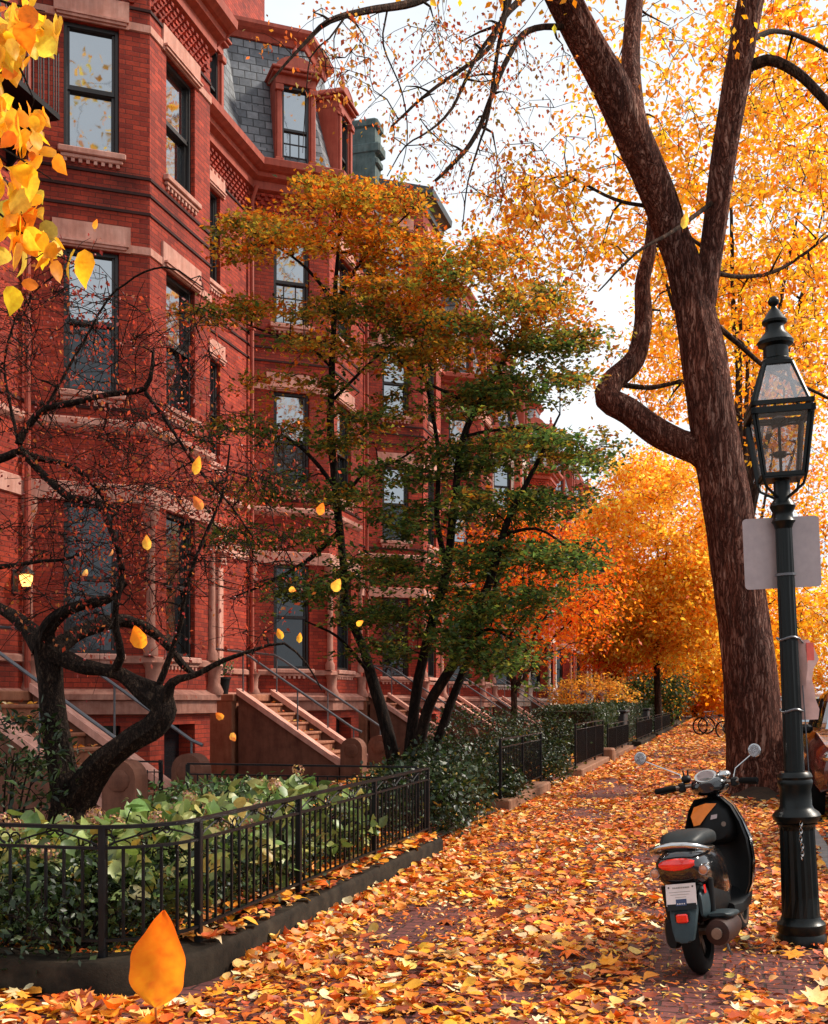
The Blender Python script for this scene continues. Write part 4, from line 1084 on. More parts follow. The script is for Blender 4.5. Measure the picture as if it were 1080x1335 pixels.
# fork, front fender, stand
b = MB()
for s in (-1, 1): b.tube([(s*.055, 1.22, .235), (s*.06, 1.10, .60)], .02, 8)
part('fork', b, 'dull_metal', SCO, smooth=True)
b = MB(); rs = []
for a in np.linspace(.2, 2.6, 12): rs.append([(x, 1.22+(.275-.04*(x/.07)**2)*math.cos(a), .235+(.275-.04*(x/.07)**2)*math.sin(a)) for x in np.linspace(-.07, .07, 7)])
b.rings(rs, cap=False, closed=False); part('front_fender', b, 'black_paint', SCO, smooth=True)
b = MB(); b.tube([(-.10, .45, .22), (-.20, .38, .02), (-.24, .37, .0)], .012, 6); b.tube([(.08, .3, .16), (.15, .1, .10), (.19, -.02, .10)], .009, 6); part('side_stand', b, 'steel', SCO, smooth=True)

# ------------------------------------------------------------------ parked cars (front towards the camera)
def make_car(loc, paint, label, rotz=0):
    C_ = thing('parked_car', label, 'car', loc, 'cars parked along the kerb'); C_.rotation_euler = (0, 0, rotz); ORG[C_.name] = (0, 0, 0)
    # local: y = 0 at the nose, body runs to +y 4.5; x centred
    prof = [(0.0, .35), (0, .62), (.10, .80), (.9, .98), (1.25, 1.02), (2.9, 1.02), (4.1, 1.05), (4.45, .98), (4.5, .6), (4.48, .35)]
    b = MB(); rs = []
    stations = [(0.0, .62, .40, .72), (.05, .76, .30, .80), (.25, .84, .25, .86), (.8, .88, .24, .97), (1.3, .89, .24, 1.02), (2.2, .90, .24, 1.03), (3.2, .90, .24, 1.05), (4.1, .88, .25, 1.06), (4.4, .82, .28, 1.02), (4.5, .70, .38, .9)]
    for (y, w_, z0, z1) in stations:
        rs.append([(-w_+.06, y, z0), (w_-.06, y, z0), (w_, y, z0+.1), (w_+.0, y, (z0+z1)/2), (w_-.03, y, z1-.12), (w_-.12, y, z1), (-w_+.12, y, z1), (-w_+.03, y, z1-.12), (-w_, y, (z0+z1)/2), (-w_, y, z0+.1)])
    b.rings(rs); body = part('body', b, paint, C_, smooth=True)
    b = MB(); rs = []
    for (y, w_, z) in ((1.05, .74, 1.0), (1.9, .60, 1.58), (2.3, .60, 1.63), (3.4, .60, 1.62), (3.9, .62, 1.5), (4.35, .70, 1.04)):
        rs.append([(-w_-.0, y, 1.0), (w_, y, 1.0), (w_*.93 if z > 1.1 else w_, y, max(z-.08, 1.0)), (w_*.8, y, z), (-w_*.8, y, z), (-(w_*.93 if z > 1.1 else w_), y, max(z-.08, 1.0))])
    b.rings(rs); gh = part('cabin', b, paint, C_, smooth=True)
    b = MB(); b.add([(-.66, 1.11, 1.05), (.66, 1.11, 1.05), (.50, 1.80, 1.53), (-.50, 1.80, 1.53)], [(0, 1, 2, 3)]); b.v = [(x, y-.02, z+.02) for x, y, z in b.v]
    part('windscreen', b, 'pane', gh)
    for s in (-1, 1):
        b = MB(); vs = [(s*.735, 1.35, 1.06), (s*.705, 2.9, 1.06), (s*.60, 2.8, 1.50), (s*.60, 1.95, 1.50)]; vs = [(x*1.0+s*.0, y, z) for x, y, z in vs]
        b.add([(s*.70, 1.5, 1.07), (s*.70, 2.55, 1.07), (s*.585, 2.5, 1.5), (s*.585, 1.95, 1.5)], [(0, 1, 2, 3)]); b.v = [(x+s*.03, y, z) for x, y, z in b.v]; part('side_window', b, 'pane_dark', gh)
        b = MB(); b.add([(s*.70, 2.62, 1.07), (s*.70, 3.6, 1.07), (s*.585, 3.4, 1.5), (s*.585, 2.57, 1.5)], [(0, 1, 2, 3)]); b.v = [(x+s*.03, y, z) for x, y, z in b.v]; part('side_window', b, 'pane_dark', gh)
        b = MB(); b.box(s*.80, s*.98, 1.42, 1.56, 1.0, 1.13, bev=.04); part('wing_mirror', b, 'black_plastic', C_)
        b = MB(); b.ball((s*.64, .09, .72), .15, 12, 8, (1, .55, .6)); hl = part('headlight', b, 'chrome', C_, smooth=True)
        for y in (.85, 3.65):
            b = MB(); rs = []
            for k, (xx, r) in enumerate(((s*.70, .20), (s*.70, .31), (s*.74, .335), (s*.88, .335), (s*.905, .31), (s*.90, .22), (s*.87, .19), (s*.87, .02))):
                rs.append([(xx, y+r*math.cos(t), .205+.13+r*math.sin(t)-.13) for t in np.linspace(0, 2*math.pi, 24, endpoint=False)])
            b.rings(rs); wv = part('wheel', b, 'rubber', C_, smooth=True)
            b = MB()
            for k in range(5):
                a = 2*math.pi*k/5; b.bar((s*.882, y, .205), (s*.882, y+.2*math.cos(a), .205+.2*math.sin(a)), .05, .02, up=(1, 0, 0))
            part('rim', b, 'dull_metal', wv)
    b = MB(); b.box(-.4, .4, -.012, .03, .50, .66, bev=.01); part('grille', b, 'black_plastic', C_); b = MB(); b.box(-.72, .72, -.03, .06, .30, .44, bev=.03); part('bumper', b, 'black_plastic', C_)
    return C_
make_car((2.02, 15.9, 0.0), 'car_red', 'dark red parked car with pale windscreen, behind the lamp post')
make_car((2.28, 10.0, 0.0), 'car_black', 'black parked car cut off by the right edge of the picture')
for i, y in enumerate((22, 28, 34)): make_car((2.05, y, 0), 'car_black' if i % 2 else 'car_red', 'parked car hidden behind the big tree trunk')

# ------------------------------------------------------------------ bicycles far down the sidewalk
def bike(loc, rz, label):
    B_ = thing('bicycle', label, 'bicycle', loc, 'bicycles beyond the big tree'); B_.rotation_euler = (0.12, 0, rz); ORG[B_.name] = (0, 0, 0)
    for y in (0, 1.05):
        b = MB(); b.tube([(0, y+.33*math.cos(t), .34+.33*math.sin(t)) for t in np.linspace(0, 2*math.pi, 25)], .032, 6, cap=False)
        for k in range(8): a = k*math.pi/8; b.tube([(0, y+.33*math.cos(a), .34+.33*math.sin(a)), (0, y-.33*math.cos(a), .34-.33*math.sin(a))], .004, 3)
        part('wheel', b, 'rubber', B_)
    b = MB()
    for pp in (((0, 0, .34), (0, .38, .33), (0, .22, .85)), ((0, 0, .34), (0, .26, .78), (0, .86, .80)), ((0, .38, .33), (0, .88, .74), (0, .85, .92)), ((0, .88, .74), (0, 1.05, .34))): b.tube(pp, .02, 6)
    part('bicycle_frame', b, 'steel', B_); b = MB(); b.tube([(-.28, .78, .98), (-.1, .87, .95), (.1, .87, .95), (.28, .78, .98)], .016, 6); part('handlebar', b, 'steel', B_)
    b = MB(); b.ball((0, .2, .89), .12, 8, 6, (.7, 1.1, .4)); part('saddle', b, 'black_plastic', B_)
x, y, _ = P(942, 946, 46); bike((x, y, 0), math.radians(60), 'silver bicycle leaning at the far kerb, left of the big trunk')
x, y, _ = P(953, 944, 48); bike((x, y, 0), math.radians(100), 'bicycle standing against the far silver one')
# ------------------------------------------------------------------ tree builder
def catmull(pts, rad, step):
    pts = np.array(pts, float); rad = np.array(rad, float)
    Pp = np.vstack([2*pts[0]-pts[1], pts, 2*pts[-1]-pts[-2]]); Rr = np.concatenate([[rad[0]], rad, [rad[-1]]])
    out = []; ro = []
    for i in range(1, len(Pp)-2):
        L = np.linalg.norm(Pp[i+1]-Pp[i]); n = max(1, int(L/step))
        for k in range(n):
            t = k/n; t2, t3 = t*t, t*t*t
            out.append(.5*((2*Pp[i])+(-Pp[i-1]+Pp[i+1])*t+(2*Pp[i-1]-5*Pp[i]+4*Pp[i+1]-Pp[i+2])*t2+(-Pp[i-1]+3*Pp[i]-3*Pp[i+1]+Pp[i+2])*t3))
            ro.append(Rr[i]*(1-t)+Rr[i+1]*t)
    out.append(Pp[-2]); ro.append(Rr[-2])
    return np.array(out), np.array(ro)
class Grow:
    def __init__(s, thick=.0045, base=.012): s.nodes = []; s.rad = []; s.tubes = []; s.tips = []; s.tipdir = []; s.th = thick; s.base = base
    def limb(s, pts, rad, step=.15, n=10, wob=0.02):
        p, r = catmull(pts, rad, step)
        if wob: 
            w = rng.normal(0, 1, (len(p), 3)); w = np.apply_along_axis(lambda a: np.convolve(a, np.ones(5)/5, 'same'), 0, w) if len(p) > 5 else w*0
            p = p+w*wob*np.minimum(1, np.arange(len(p))/3)[:, None]
        s.tubes.append((p, r, n)); s.nodes.extend(p); s.rad.extend(r); return p
    def grow(s, att, step=.25, jit=.12, up=0.0, droop=0.0, maxd=1e9, sub=0, sublen=.4, subdroop=.1, start=0):
        att = np.array(att, float)
        nodes = np.array(s.nodes)[start:]; rad = np.array(s.rad)[start:]
        d0 = np.array([np.min(((nodes-a)**2).sum(1)) for a in att])
        cap = len(nodes)+len(att)*40; NB = np.empty((cap, 3)); RB = np.empty(cap); k = len(nodes); NB[:k] = nodes; RB[:k] = rad
        for i in np.argsort(d0):
            a = att[i]; dd = ((NB[:k]-a)**2).sum(1)+ (np.maximum(0, NB[:k, 2]-a[2]+.1)**2)*(.8 if droop <= 0 else .0)
            j = int(np.argmin(dd)); b = NB[j]; L = np.linalg.norm(a-b)
            if L < .04 or L > maxd: 
                continue
            n = max(2, min(14, int(L/step)+1)); t = np.linspace(0, 1, n+1)[:, None]
            arc = np.sin(t*np.pi)*np.array([[0, 0, 1.]])*L*(.12+up-droop)
            w = rng.normal(0, 1, (n+1, 3))*jit*L/n; w[0] = 0
            p = b+(a-b)*t+arc+np.cumsum(w, 0)*.6*np.sin(t*np.pi*.5)
            r0 = min(RB[j]*.75, s.base+s.th*L*2.2); r = np.linspace(max(r0, s.th), s.th, n+1)
            s.tubes.append((p, r, 5 if r0 > .012 else 4))
            m = n; NB[k:k+m] = p[1:]; RB[k:k+m] = r[1:]; k += m
            if k > cap-50: break
            s.tips.append(p[-1]); s.tipdir.append((p[-1]-p[-2])/max(1e-6, np.linalg.norm(p[-1]-p[-2])))
            for q in range(sub):
                ii = rng.integers(max(1, n//3), n+1); c = p[ii]; dr = rng.normal(size=3); dr[2] = dr[2]*.5-subdroop; dr = dr/np.linalg.norm(dr); dr = dr+.5*s.tipdir[-1]
                l = sublen*rng.uniform(.4, 1); tt = np.linspace(0, 1, 4)[:, None]
                pp = c+dr*l*tt+np.array([[0, 0, -1]])*subdroop*l*tt**2+rng.normal(0, .06*l, (4, 3))*tt
                s.tubes.append((pp, np.linspace(s.th*.9, s.th*.5, 4), 3)); s.tips.append(pp[-1]); s.tipdir.append(dr/np.linalg.norm(dr))
        s.nodes = list(NB[:k]); s.rad = list(RB[:k])
    def wood(s, name, m, parent, minr=0):
        mb = MB()
        for p, r, n in s.tubes: mb.tube(p, r, n)
        return part(name, mb, m, parent, smooth=True)
def leaves_at(tips, k, spread, size, cols, w, kind='diamond', flat=.3, nz=.6, jit=.18, tint=None, hang=0., sizevar=.25):
    tips = np.array(tips); n = len(tips)*k
    c = np.repeat(tips, k, 0); off = rng.normal(0, 1, (n, 3))*np.array([spread, spread, spread*flat]); pos = c+off
    nr = rng.normal(0, 1, (n, 3)); nr[:, 2] = nr[:, 2]*.5+nz*2
    ax = off/np.maximum(np.linalg.norm(off, axis=1, keepdims=True), 1e-6)+rng.normal(0, .5, (n, 3)); ax[:, 2] -= hang*2
    R = frames(nr, axis=ax); sc = size*(1+rng.normal(0, sizevar, n)).clip(.4, 1.8)
    col = pal(cols, w, n, jit)
    clump = np.repeat(1+rng.normal(0, .14, (len(tips), 1)), k, 0); col = col*clump
    if tint is not None: col = tint(pos, col)
    return (kind, pos, R, sc, np.clip(col, .003, .9), rng.normal(0, .5, n))
def ell_pts(c, r, n, shell=.5):
    v = rng.normal(size=(n, 3)); v /= np.linalg.norm(v, axis=1, keepdims=True)
    t = rng.uniform(shell, 1, (n, 1))**.6
    return np.array(c)+v*t*np.array(r)
def blob_px(px, py, rx, ry, d, dr, n):
    """points filling a lump of crown whose middle stands at depth d"""
    out = []
    while len(out) < n:
        a, b, c = rng.uniform(-1, 1, 3)
        if a*a+b*b+c*c < 1: out.append(P(px+a*rx, py+b*ry, d+c*dr))
    return out
def PP(lst): return [P(*q) for q in lst]
ORANGE = [(.92, .27, .012), (.94, .36, .02), (.84, .15, .01), (.94, .46, .05), (.62, .08, .01)]
YELLOW = [(.95, .44, .02), (.94, .33, .012), (.95, .54, .06), (.86, .40, .03)]
GREENS = [(.05, .095, .024), (.09, .14, .035), (.028, .055, .018), (.20, .20, .035), (.17, .09, .02)]
RUST = [(.55, .12, .03), (.65, .22, .04), (.35, .05, .02), (.45, .20, .04)]

# ------------------------------------------------------------------ the big street tree
BT = thing('street_tree', 'big forked street tree with furrowed bark rising between sidewalk and street', 'tree', P(990, 1038, 18))
S = 83.3
trunkP = [(996, 1046, 18), (992, 1020, 18), (987, 985, 18), (981, 925, 18), (976, 860, 18), (963, 760, 18), (946, 650, 17.95), (930, 550, 17.9), (918, 465, 17.9), (906, 405, 17.9), (893, 350, 17.85), (872, 295, 17.8), (852, 240, 17.6), (830, 190, 17.4), (800, 120, 17.2), (768, 62, 17.0), (738, 5, 16.8), (700, -70, 16.4), (640, -170, 16)]
tr_r = [.66, .52, .455, .42, .405, .385, .365, .35, .335, .30, .265, .245, .255, .265, .265, .25, .235, .2, .12]
tp, trd = catmull(PP(trunkP), tr_r, .10)
def bark_tube(mb, pts, rad, n=56, amp=.06, seed=0., buttress=0.):
    d = np.gradient(pts, axis=0); d /= np.linalg.norm(d, axis=1, keepdims=True)
    ref = np.array([1., 0, 0]); u = np.cross(d, ref); u /= np.linalg.norm(u, axis=1, keepdims=True); w_ = np.cross(d, u); rs = []
    for k in range(len(pts)):
        ring = []
        for i in range(n):
            a = 2*math.pi*i/n; ca, sa = math.cos(a), math.sin(a)
            q = Vector((ca*4.5, sa*4.5, k*.10*.75+seed)); v = mnoise.noise(q); v2 = mnoise.noise(q*2.3+Vector((5, 5, 5)))
            rdg = (abs(v)*2-.35)*amp+v2*amp*.5
            z = pts[k][2]; bt = buttress*max(0, 1-z/.9)**2*(.5+.5*math.cos(a*5+seed+1))
            r = rad[k]*(1+rdg*(.35/max(rad[k], .15)+.3)*.8+bt); ring.append(tuple(pts[k]+(u[k]*ca+w_[k]*sa)*r))
        rs.append(ring)
    mb.rings(rs)
tb = MB(); bark_tube(tb, tp, trd, buttress=.35)
limbs = [
 ([(908, 430, 17.9), (917, 385, 17.85), (926, 340, 17.8), (936, 265, 17.7), (948, 180, 17.5), (963, 90, 17.3), (978, 0, 17.1), (992, -90, 17)], [.20, .205, .175, .175, .19, .20, .185, .15]),
 ([(938, 610, 18), (912, 588, 18.0), (885, 578, 18.1), (855, 562, 18.2), (820, 536, 18.3), (793, 520, 18.4), (797, 500, 18.5), (828, 468, 18.6), (839, 420, 18.7), (838, 370, 18.8), (847, 325, 18.9), (850, 280, 19)], [.24, .235, .215, .215, .21, .20, .185, .16, .14, .125, .10, .07]),
 ([(846, 225, 17.7), (836, 180, 18.1), (826, 130, 18.4), (823, 75, 18.7), (828, 0, 19), (838, -90, 19.2)], [.14, .15, .15, .145, .135, .11]),
]
G = Grow(.006, .02)
for pts, r in limbs:
    p, rr = catmull(PP(pts), r, .10); bark_tube(tb, p, rr, 36, .05, 3.3); G.nodes.extend(p); G.rad.extend(rr)
for c, r in (((895, 385), .2), ((862, 235), .12), ((945, 290), .06), ((940, 620), .1)):
    pass
G.nodes.extend(tp[60:]); G.rad.extend(trd[60:])
part('trunk', tb, 'bark_big', BT, smooth=True)
for pts, r in [
 ([(963, 95, 17.3), (1000, 78, 17.2), (1040, 95, 17), (1085, 140, 16.8), (1130, 200, 16.6)], [.10, .085, .075, .065, .05]),
 ([(966, 60, 17.3), (1010, 40, 18), (1060, 55, 18.6), (1120, 90, 19)], [.05, .04, .035, .02]),
 ([(745, 35, 16.9), (690, 40, 16.5), (658, 85, 16.2), (622, 175, 16), (590, 215, 15.8), (568, 236, 15.7)], [.05, .045, .04, .035, .028, .02]),
 ([(700, -70, 16.4), (600, -28, 15.5), (540, 3, 14.8), (480, 14, 14.3), (430, 27, 14), (395, 60, 13.8), (350, 110, 13.6)], [.12, .07, .055, .045, .036, .02, .012]),
 ([(720, -40, 16.6), (660, 20, 16), (640, 60, 15.8), (625, 75, 15.7), (560, 120, 15.4), (510, 165, 15.2)], [.07, .04, .032, .03, .022, .014]),
 ([(665, 0, 16), (650, 60, 15.9), (637, 150, 15.8), (628, 180, 15.7), (610, 240, 15.7), (603, 300, 15.7)], [.035, .03, .022, .017, .011, .007]),
 ([(640, -60, 16), (660, 10, 15.8), (622, 75, 15.6), (590, 140, 15.4), (560, 170, 15.2), (530, 190, 15), (505, 230, 14.9)], [.05, .035, .026, .02, .014, .01, .006]),
 ([(505, 14, 14.5), (500, 60, 14.4), (525, 120, 14.4), (532, 180, 14.4), (520, 235, 14.4)], [.014, .011, .009, .007, .004]),
 ([(450, 22, 14.1), (430, 50, 14), (405, 75, 13.9), (400, 130, 13.9), (395, 200, 13.9)], [.014, .011, .01, .007, .004]),
 ([(928, 330, 17.8), (890, 300, 18.5), (870, 260, 19), (800, 200, 19.5)], [.035, .025, .018, .01]),
 ([(935, 260, 17.7), (880, 300, 17), (830, 330, 16.6), (780, 380, 16.4)], [.04, .03, .02, .01]),
 ([(930, 420, 17.8), (965, 450, 18), (1000, 480, 18.4), (1040, 500, 18.6), (1100, 530, 19)], [.05, .04, .035, .03, .02]),
 ([(925, 355, 17.9), (970, 360, 18.4), (1020, 350, 19), (1090, 300, 19.6)], [.045, .035, .03, .02]),
 ([(800, 500, 18.5), (850, 505, 18.8), (900, 500, 19.2), (960, 540, 19.6), (1010, 590, 20)], [.05, .04, .03, .02, .01]),
 ([(850, 270, 17.8), (800, 260, 17.4), (740, 230, 17), (700, 240, 16.8)], [.035, .026, .016, .008]),
]: G.limb(PP(pts), r, .15, 8, .01)
att = []
att += blob_px(560, 90, 130, 110, 15.3, 1.3, 46)+blob_px(640, 220, 70, 70, 15.8, 1.2, 16)+blob_px(440, 60, 80, 60, 14, .9, 12)+blob_px(700, 130, 50, 120, 16.5, 1, 14)
nL = len(att)
att2 = blob_px(900, 120, 160, 180, 20, 2.0, 80)+blob_px(1010, 250, 110, 190, 20, 2.3, 110)+blob_px(720, 300, 90, 80, 17.5, 1.5, 50)+blob_px(900, 430, 110, 110, 19.5, 1.5, 40)+blob_px(690, 250, 60, 40, 17, 1, 16)+blob_px(1020, 480, 70, 110, 19.5, 1.5, 50)
att2 += blob_px(800, -80, 300, 90, 17, 3, 60)
ov_shade = [(-1.5-rng.uniform(0, 6), 6+rng.uniform(0, 15), 12.8+rng.uniform(0, 4)) for _ in range(45)]  # unseen overhead crown, added to shade the garden and lower facade
G.grow(att, .3, .5, 0, .10, 4.5, 2, .45, .35)
t1 = len(G.tips)
G.grow(att2, .3, .4, 0, .06, 4.5, 1, .5, .2)
t2 = len(G.tips)
G.grow(ov_shade, .5, .4, 0, .02, 9, 1, .7, .1)
G.wood('branches', 'bark_far', BT)
RG = np.random.default_rng(3)
b1 = leaves_at(G.tips[:t1], 8, .11, .062, RUST+[(.45, .32, .08)], [2, 3, 1.5, 2, 2], 'diamond', .9, .2, hang=.6)
b3 = leaves_at(G.tips[t2:], 26, .42, .14, YELLOW, [3, 4, 1.5, 1], 'diamond', .6, .4)
b2 = leaves_at(G.tips[t1:t2], 12, .15, .10, YELLOW+[(.75, .22, .03)], [3, 4, 1.5, 1, 1.6], 'diamond', .8, .3, hang=.4)
leaf_mesh('crown', [b1, b2, b3], 'leaf', BT, ORG[BT.name])

# ------------------------------------------------------------------ trees farther along
def far_tree(base, H, crown, nat, cols, w, label, size, k, spread, trunk_r=.2, group='autumn trees lining the street', th=.012, extra=None, name='autumn_tree', flat=.6, fork=.3, hang=.4, tint=None):
    T = thing(name, label, 'tree', base, group)
    g = Grow(th, th*2); bx, by, bz = base
    cz = np.mean([c[0][2] for c in crown]); cx = np.mean([c[0][0] for c in crown]); cy = np.mean([c[0][1] for c in crown])
    f = bz+H*fork; top = (bx+(cx-bx)*.5+rng.normal(0, .2), by+(cy-by)*.5, bz+H*.8)
    g.limb([(bx, by, bz-.1), (bx+rng.normal(0, .06), by, bz+H*.12), (bx+(cx-bx)*.15+rng.normal(0, .1), by, f), top], [trunk_r*1.25, trunk_r, trunk_r*.8, trunk_r*.2], .3, 10, .03)
    for q in range(6):
        a = q*2*math.pi/6+rng.uniform(-.4, .4); rr = rng.uniform(.5, .8)*crown[0][1][0]; z0 = f+rng.uniform(-.1, .25)*H*.3
        e = (cx+rr*math.cos(a), cy+rr*math.sin(a), cz+rng.uniform(-.3, .6)*crown[0][1][2]); s0 = (bx+(cx-bx)*.15, by, z0)
        g.limb([s0, tuple((np.array(s0)+np.array(e))/2+np.array([0, 0, .3])), e], [trunk_r*.5, trunk_r*.3, trunk_r*.1], .3, 6, .04)
    att = np.concatenate([ell_pts(c, r, int(nat*wt), .35) for c, r, wt in crown])
    g.grow(att, .5, .4, 0, .0, 6, 1, spread*1.3, .1); g.wood('trunk', 'bark_far', T)
    bt = [leaves_at(g.tips, k, spread, size, cols, w, 'diamond', flat, .5, hang=hang, tint=tint)]
    leaf_mesh('crown', bt, 'leaf', T, base); return T
def gp(px, X, z=0):
    """ground-parallel helper: the point of the line x = X seen at column px"""
    t = (px-540)/FPX
    # (X c + Y s) = t(-X s + Y c)
    Y = (X*CS+t*X*SN)/(t*CS-SN); return (X, Y, z)
GOLD = [(.96, .58, .08), (.95, .46, .04), (.96, .68, .18), (.92, .33, .025)]
OC = GOLD+ORANGE
OW = [4, 4, 2, 2, 1, 1, .4, .6, .15]
def C3(px, py, d, rx, rz, wt=1, ry=None): return (P(px, py, d), (rx, ry or rx, rz), wt)
# street trees on the right kerb behind the big one
far_tree((.45, 31, 0), 16, [C3(960, 230, 31, 3.6, 5.0), C3(800, 250, 31, 2.6, 2.2, .22), C3(1040, 430, 31, 2.2, 2.6, .4), C3(1060, 120, 31, 2.5, 3.2, .5)], 175, YELLOW+[(.85, .17, .01)], [4, 4, 1.5, 1, 1.6], 'tall golden street tree standing directly behind the big forked one', .17, 17, .27, .22, th=.012, name='street_tree')
far_tree((.45, 45, 0), 15, [C3(930, 440, 45, 3.5, 4.5), C3(1060, 600, 45, 2.5, 4.5, .5)], 200, YELLOW+[(.8, .25, .03)], [4, 4, 1, 1, 1], 'golden street tree on the kerb, farther than the tall one', .17, 26, .38, .2, name='street_tree')
# garden trees on the left
def garden_tree(px, X, zc, rx, rz, H, cols, w, label, n=230, size=.15, k=34, spread=.5, tr=.16, extra=(), **kw):
    b = gp(px, X, .05); return far_tree(b, H, [((b[0]+.2, b[1], zc), (rx, rx, rz), 1)]+[((b[0]+e[0], b[1]+e[1], e[2]), (e[3], e[3], e[4]), e[5]) for e in extra], n, cols, w, label, size, k, spread, tr, **kw)
ORD = [(.92, .27, .015), (.88, .18, .01), (.93, .38, .03), (.74, .10, .01)]
garden_tree(858, -2.9, 8.0, 4.0, 5.0, 12, OC, OW, 'broad golden orange tree leaning over the sidewalk behind the clipped hedge', 460, .19, 40, .42, .17, extra=((-1.8, -1, 5.2, 2.0, 2.0, .25), (1.5, -2, 5.5, 2, 2.2, .25)))
garden_tree(905, -2.6, 7.0, 4.2, 4.6, 11, GOLD, [3, 4, 1.5, 1], 'yellow tree at the far end of the gardens', 300, .22, 40, .7, .18)
garden_tree(800, -5.0, 4.4, 2.3, 2.0, 6.5, ORD, [2, 3, 1, 2], 'small deep orange tree in front of the white trimmed house', 220, .13, 40, .38, .11)
far_tree((-4.9, 27.5, .05), 6.0, [((-4.6, 27.5, 4.3), (2.3, 2.0, 1.9), 1)], 240, [(.90, .20, .012), (.80, .12, .01), (.93, .34, .03)], [3, 2, 2], 'orange red tree glowing behind the green multi-stemmed tree', .10, 26, .32, .09)
far_tree((-3.4, 90, .05), 13, [((-3.2, 90, 7.5), (5.5, 5, 5), 1)], 200, YELLOW+ORANGE, OW, 'distant orange tree closing the end of the gardens', .32, 30, .9, .2, th=.03)
far_tree((.3, 72, 0), 13, [((.5, 72, 7.2), (4.5, 5, 4.6), 1)], 200, YELLOW, [3, 4, 1, 1], 'distant golden street tree near the bicycles', .28, 30, .8, .2, th=.03, name='street_tree')
far_tree((-2.5, 105, 0), 9, [((-1.5, 105, 3.4), (4.2, 4, 3.2), 1)], 160, ORANGE, OW[4:], 'low bushy orange tree closing the view at the vanishing point', .3, 40, .8, .2, th=.03)
far_tree((-2.8, 64, 0), 4, [((-3.6, 64, 1.9), (1.5, 3, 1.6), 1)], 160, [(.03, .05, .015), (.05, .08, .02), (.6, .25, .03)], [3, 3, 1], 'dark evergreen at the garden edge near the vanishing point', .16, 30, .35, .1)
far_tree((1.5, 130, 0), 15, [((0, 130, 6), (11, 5, 6.5), 1)], 200, OC, OW, 'farthest orange tree at the end of the sidewalk', .5, 30, 1.2, .25, th=.04)
far_tree((11.5, 62, 0), 13, [((11, 62, 7.4), (5.2, 5, 5.4), 1)], 260, YELLOW, [4, 2, 2, 2], 'yellow tree across the street, seen right of the lamp post', .24, 32, .7, .2, th=.02, name='street_tree')
far_tree((11.5, 38, 0), 13, [((11.0, 38, 7.6), (4.6, 4.6, 4.6), 1)], 180, YELLOW, [3, 4, 1, 1], 'yellow tree across the street at the right edge of the picture', .18, 22, .6, .2, th=.02, name='street_tree')
far_tree((12, 100, 0), 14, [((11, 100, 6.5), (9, 5, 6.5), 1)], 220, OC, OW, 'far orange tree on the other side of the street', .4, 30, 1.1, .25, th=.03, name='street_tree')
# street trees behind the viewpoint, mirrored in the windows
for (x, y) in ((.45, -2.5), (1.0, -13)):
    far_tree((x, y, 0), 13, [((x, y, 9.5), (4.2, 4.2, 3.2), 1)], 110, YELLOW, [3, 4, 1, 1], 'street tree behind the viewpoint, mirrored in the bay windows', .14, 10, .45, .2, th=.02, name='street_tree')

# ------------------------------------------------------------------ multi-stemmed tree in the second garden
MTb = P(535, 1040, 14.8); MTb = (MTb[0], MTb[1], .05)
MT = thing('garden_tree', 'multi-stemmed garden tree in flat tiers, orange topped, dark green lower down', 'tree', MTb)
g = Grow(.0045, .010)
def dj(l, d0=14.8): return [(x, y, d0+dd) for x, y, dd in l]
stems = [
 ([(522, 1045, 0), (505, 950, 0), (484, 880, .1), (476, 850, .2)], [.10, .085, .075, .06]),
 ([(476, 850, .2), (452, 790, .3), (447, 730, .3), (440, 660, .4), (432, 560, .4), (434, 460, .4), (437, 390, .4), (441, 330, .4), (444, 280, .4)], [.06, .055, .05, .055, .05, .042, .034, .022, .01]),
 ([(530, 1045, 0), (540, 920, -.1), (560, 830, -.2), (583, 740, -.3), (592, 660, -.4), (604, 570, -.4), (640, 500, -.4), (680, 430, -.4), (712, 365, -.4)], [.085, .07, .062, .055, .05, .042, .034, .024, .012]),
 ([(535, 1045, 0), (556, 930, -.4), (600, 850, -.7), (640, 755, -.9), (662, 680, -1), (700, 600, -1), (730, 540, -1)], [.085, .07, .062, .052, .042, .026, .012]),
 ([(545, 1045, .2), (580, 940, 0), (615, 850, 0), (648, 760, .2), (668, 690, .2)], [.07, .06, .05, .035, .015]),
 ([(583, 740, -.3), (570, 680, -.2), (572, 600, 0), (560, 520, 0), (540, 440, 0), (520, 380, 0)], [.04, .035, .03, .024, .018, .01]),
 ([(437, 395, .4), (480, 330, .2), (520, 290, 0), (548, 262, 0)], [.03, .02, .014, .008]), ([(437, 395, .4), (400, 350, .5), (360, 320, .5), (300, 285, .5)], [.028, .02, .014, .006]),
 ([(440, 640, .4), (400, 590, .3), (350, 560, .3), (290, 560, .3)], [.035, .024, .016, .008]), ([(446, 690, .4), (395, 735, .2), (350, 760, 0), (300, 780, 0)], [.04, .03, .02, .01]),
 ([(452, 660, .4), (470, 620, .2), (520, 600, 0), (560, 570, 0)], [.03, .022, .016, .008]), ([(434, 480, .4), (400, 450, .4), (340, 430, .4), (285, 405, .4)], [.024, .02, .014, .006]),
 ([(436, 520, .4), (470, 485, .2), (510, 450, .1), (560, 420, 0)], [.024, .02, .012, .006]), ([(620, 530, -.4), (560, 500, -.6), (520, 470, -.7)], [.024, .018, .01]),
 ([(650, 700, -.9), (700, 690, -1.1), (750, 720, -1.2)], [.026, .018, .01]), ([(600, 850, -.7), (640, 820, -1), (690, 850, -1.2)], [.03, .02, .01]),
 ([(484, 880, .1), (440, 830, -.3), (400, 810, -.6)], [.026, .018, .01]), ([(604, 570, -.4), (640, 560, -.6), (700, 560, -.8), (770, 590, -.9)], [.024, .018, .012, .006])]
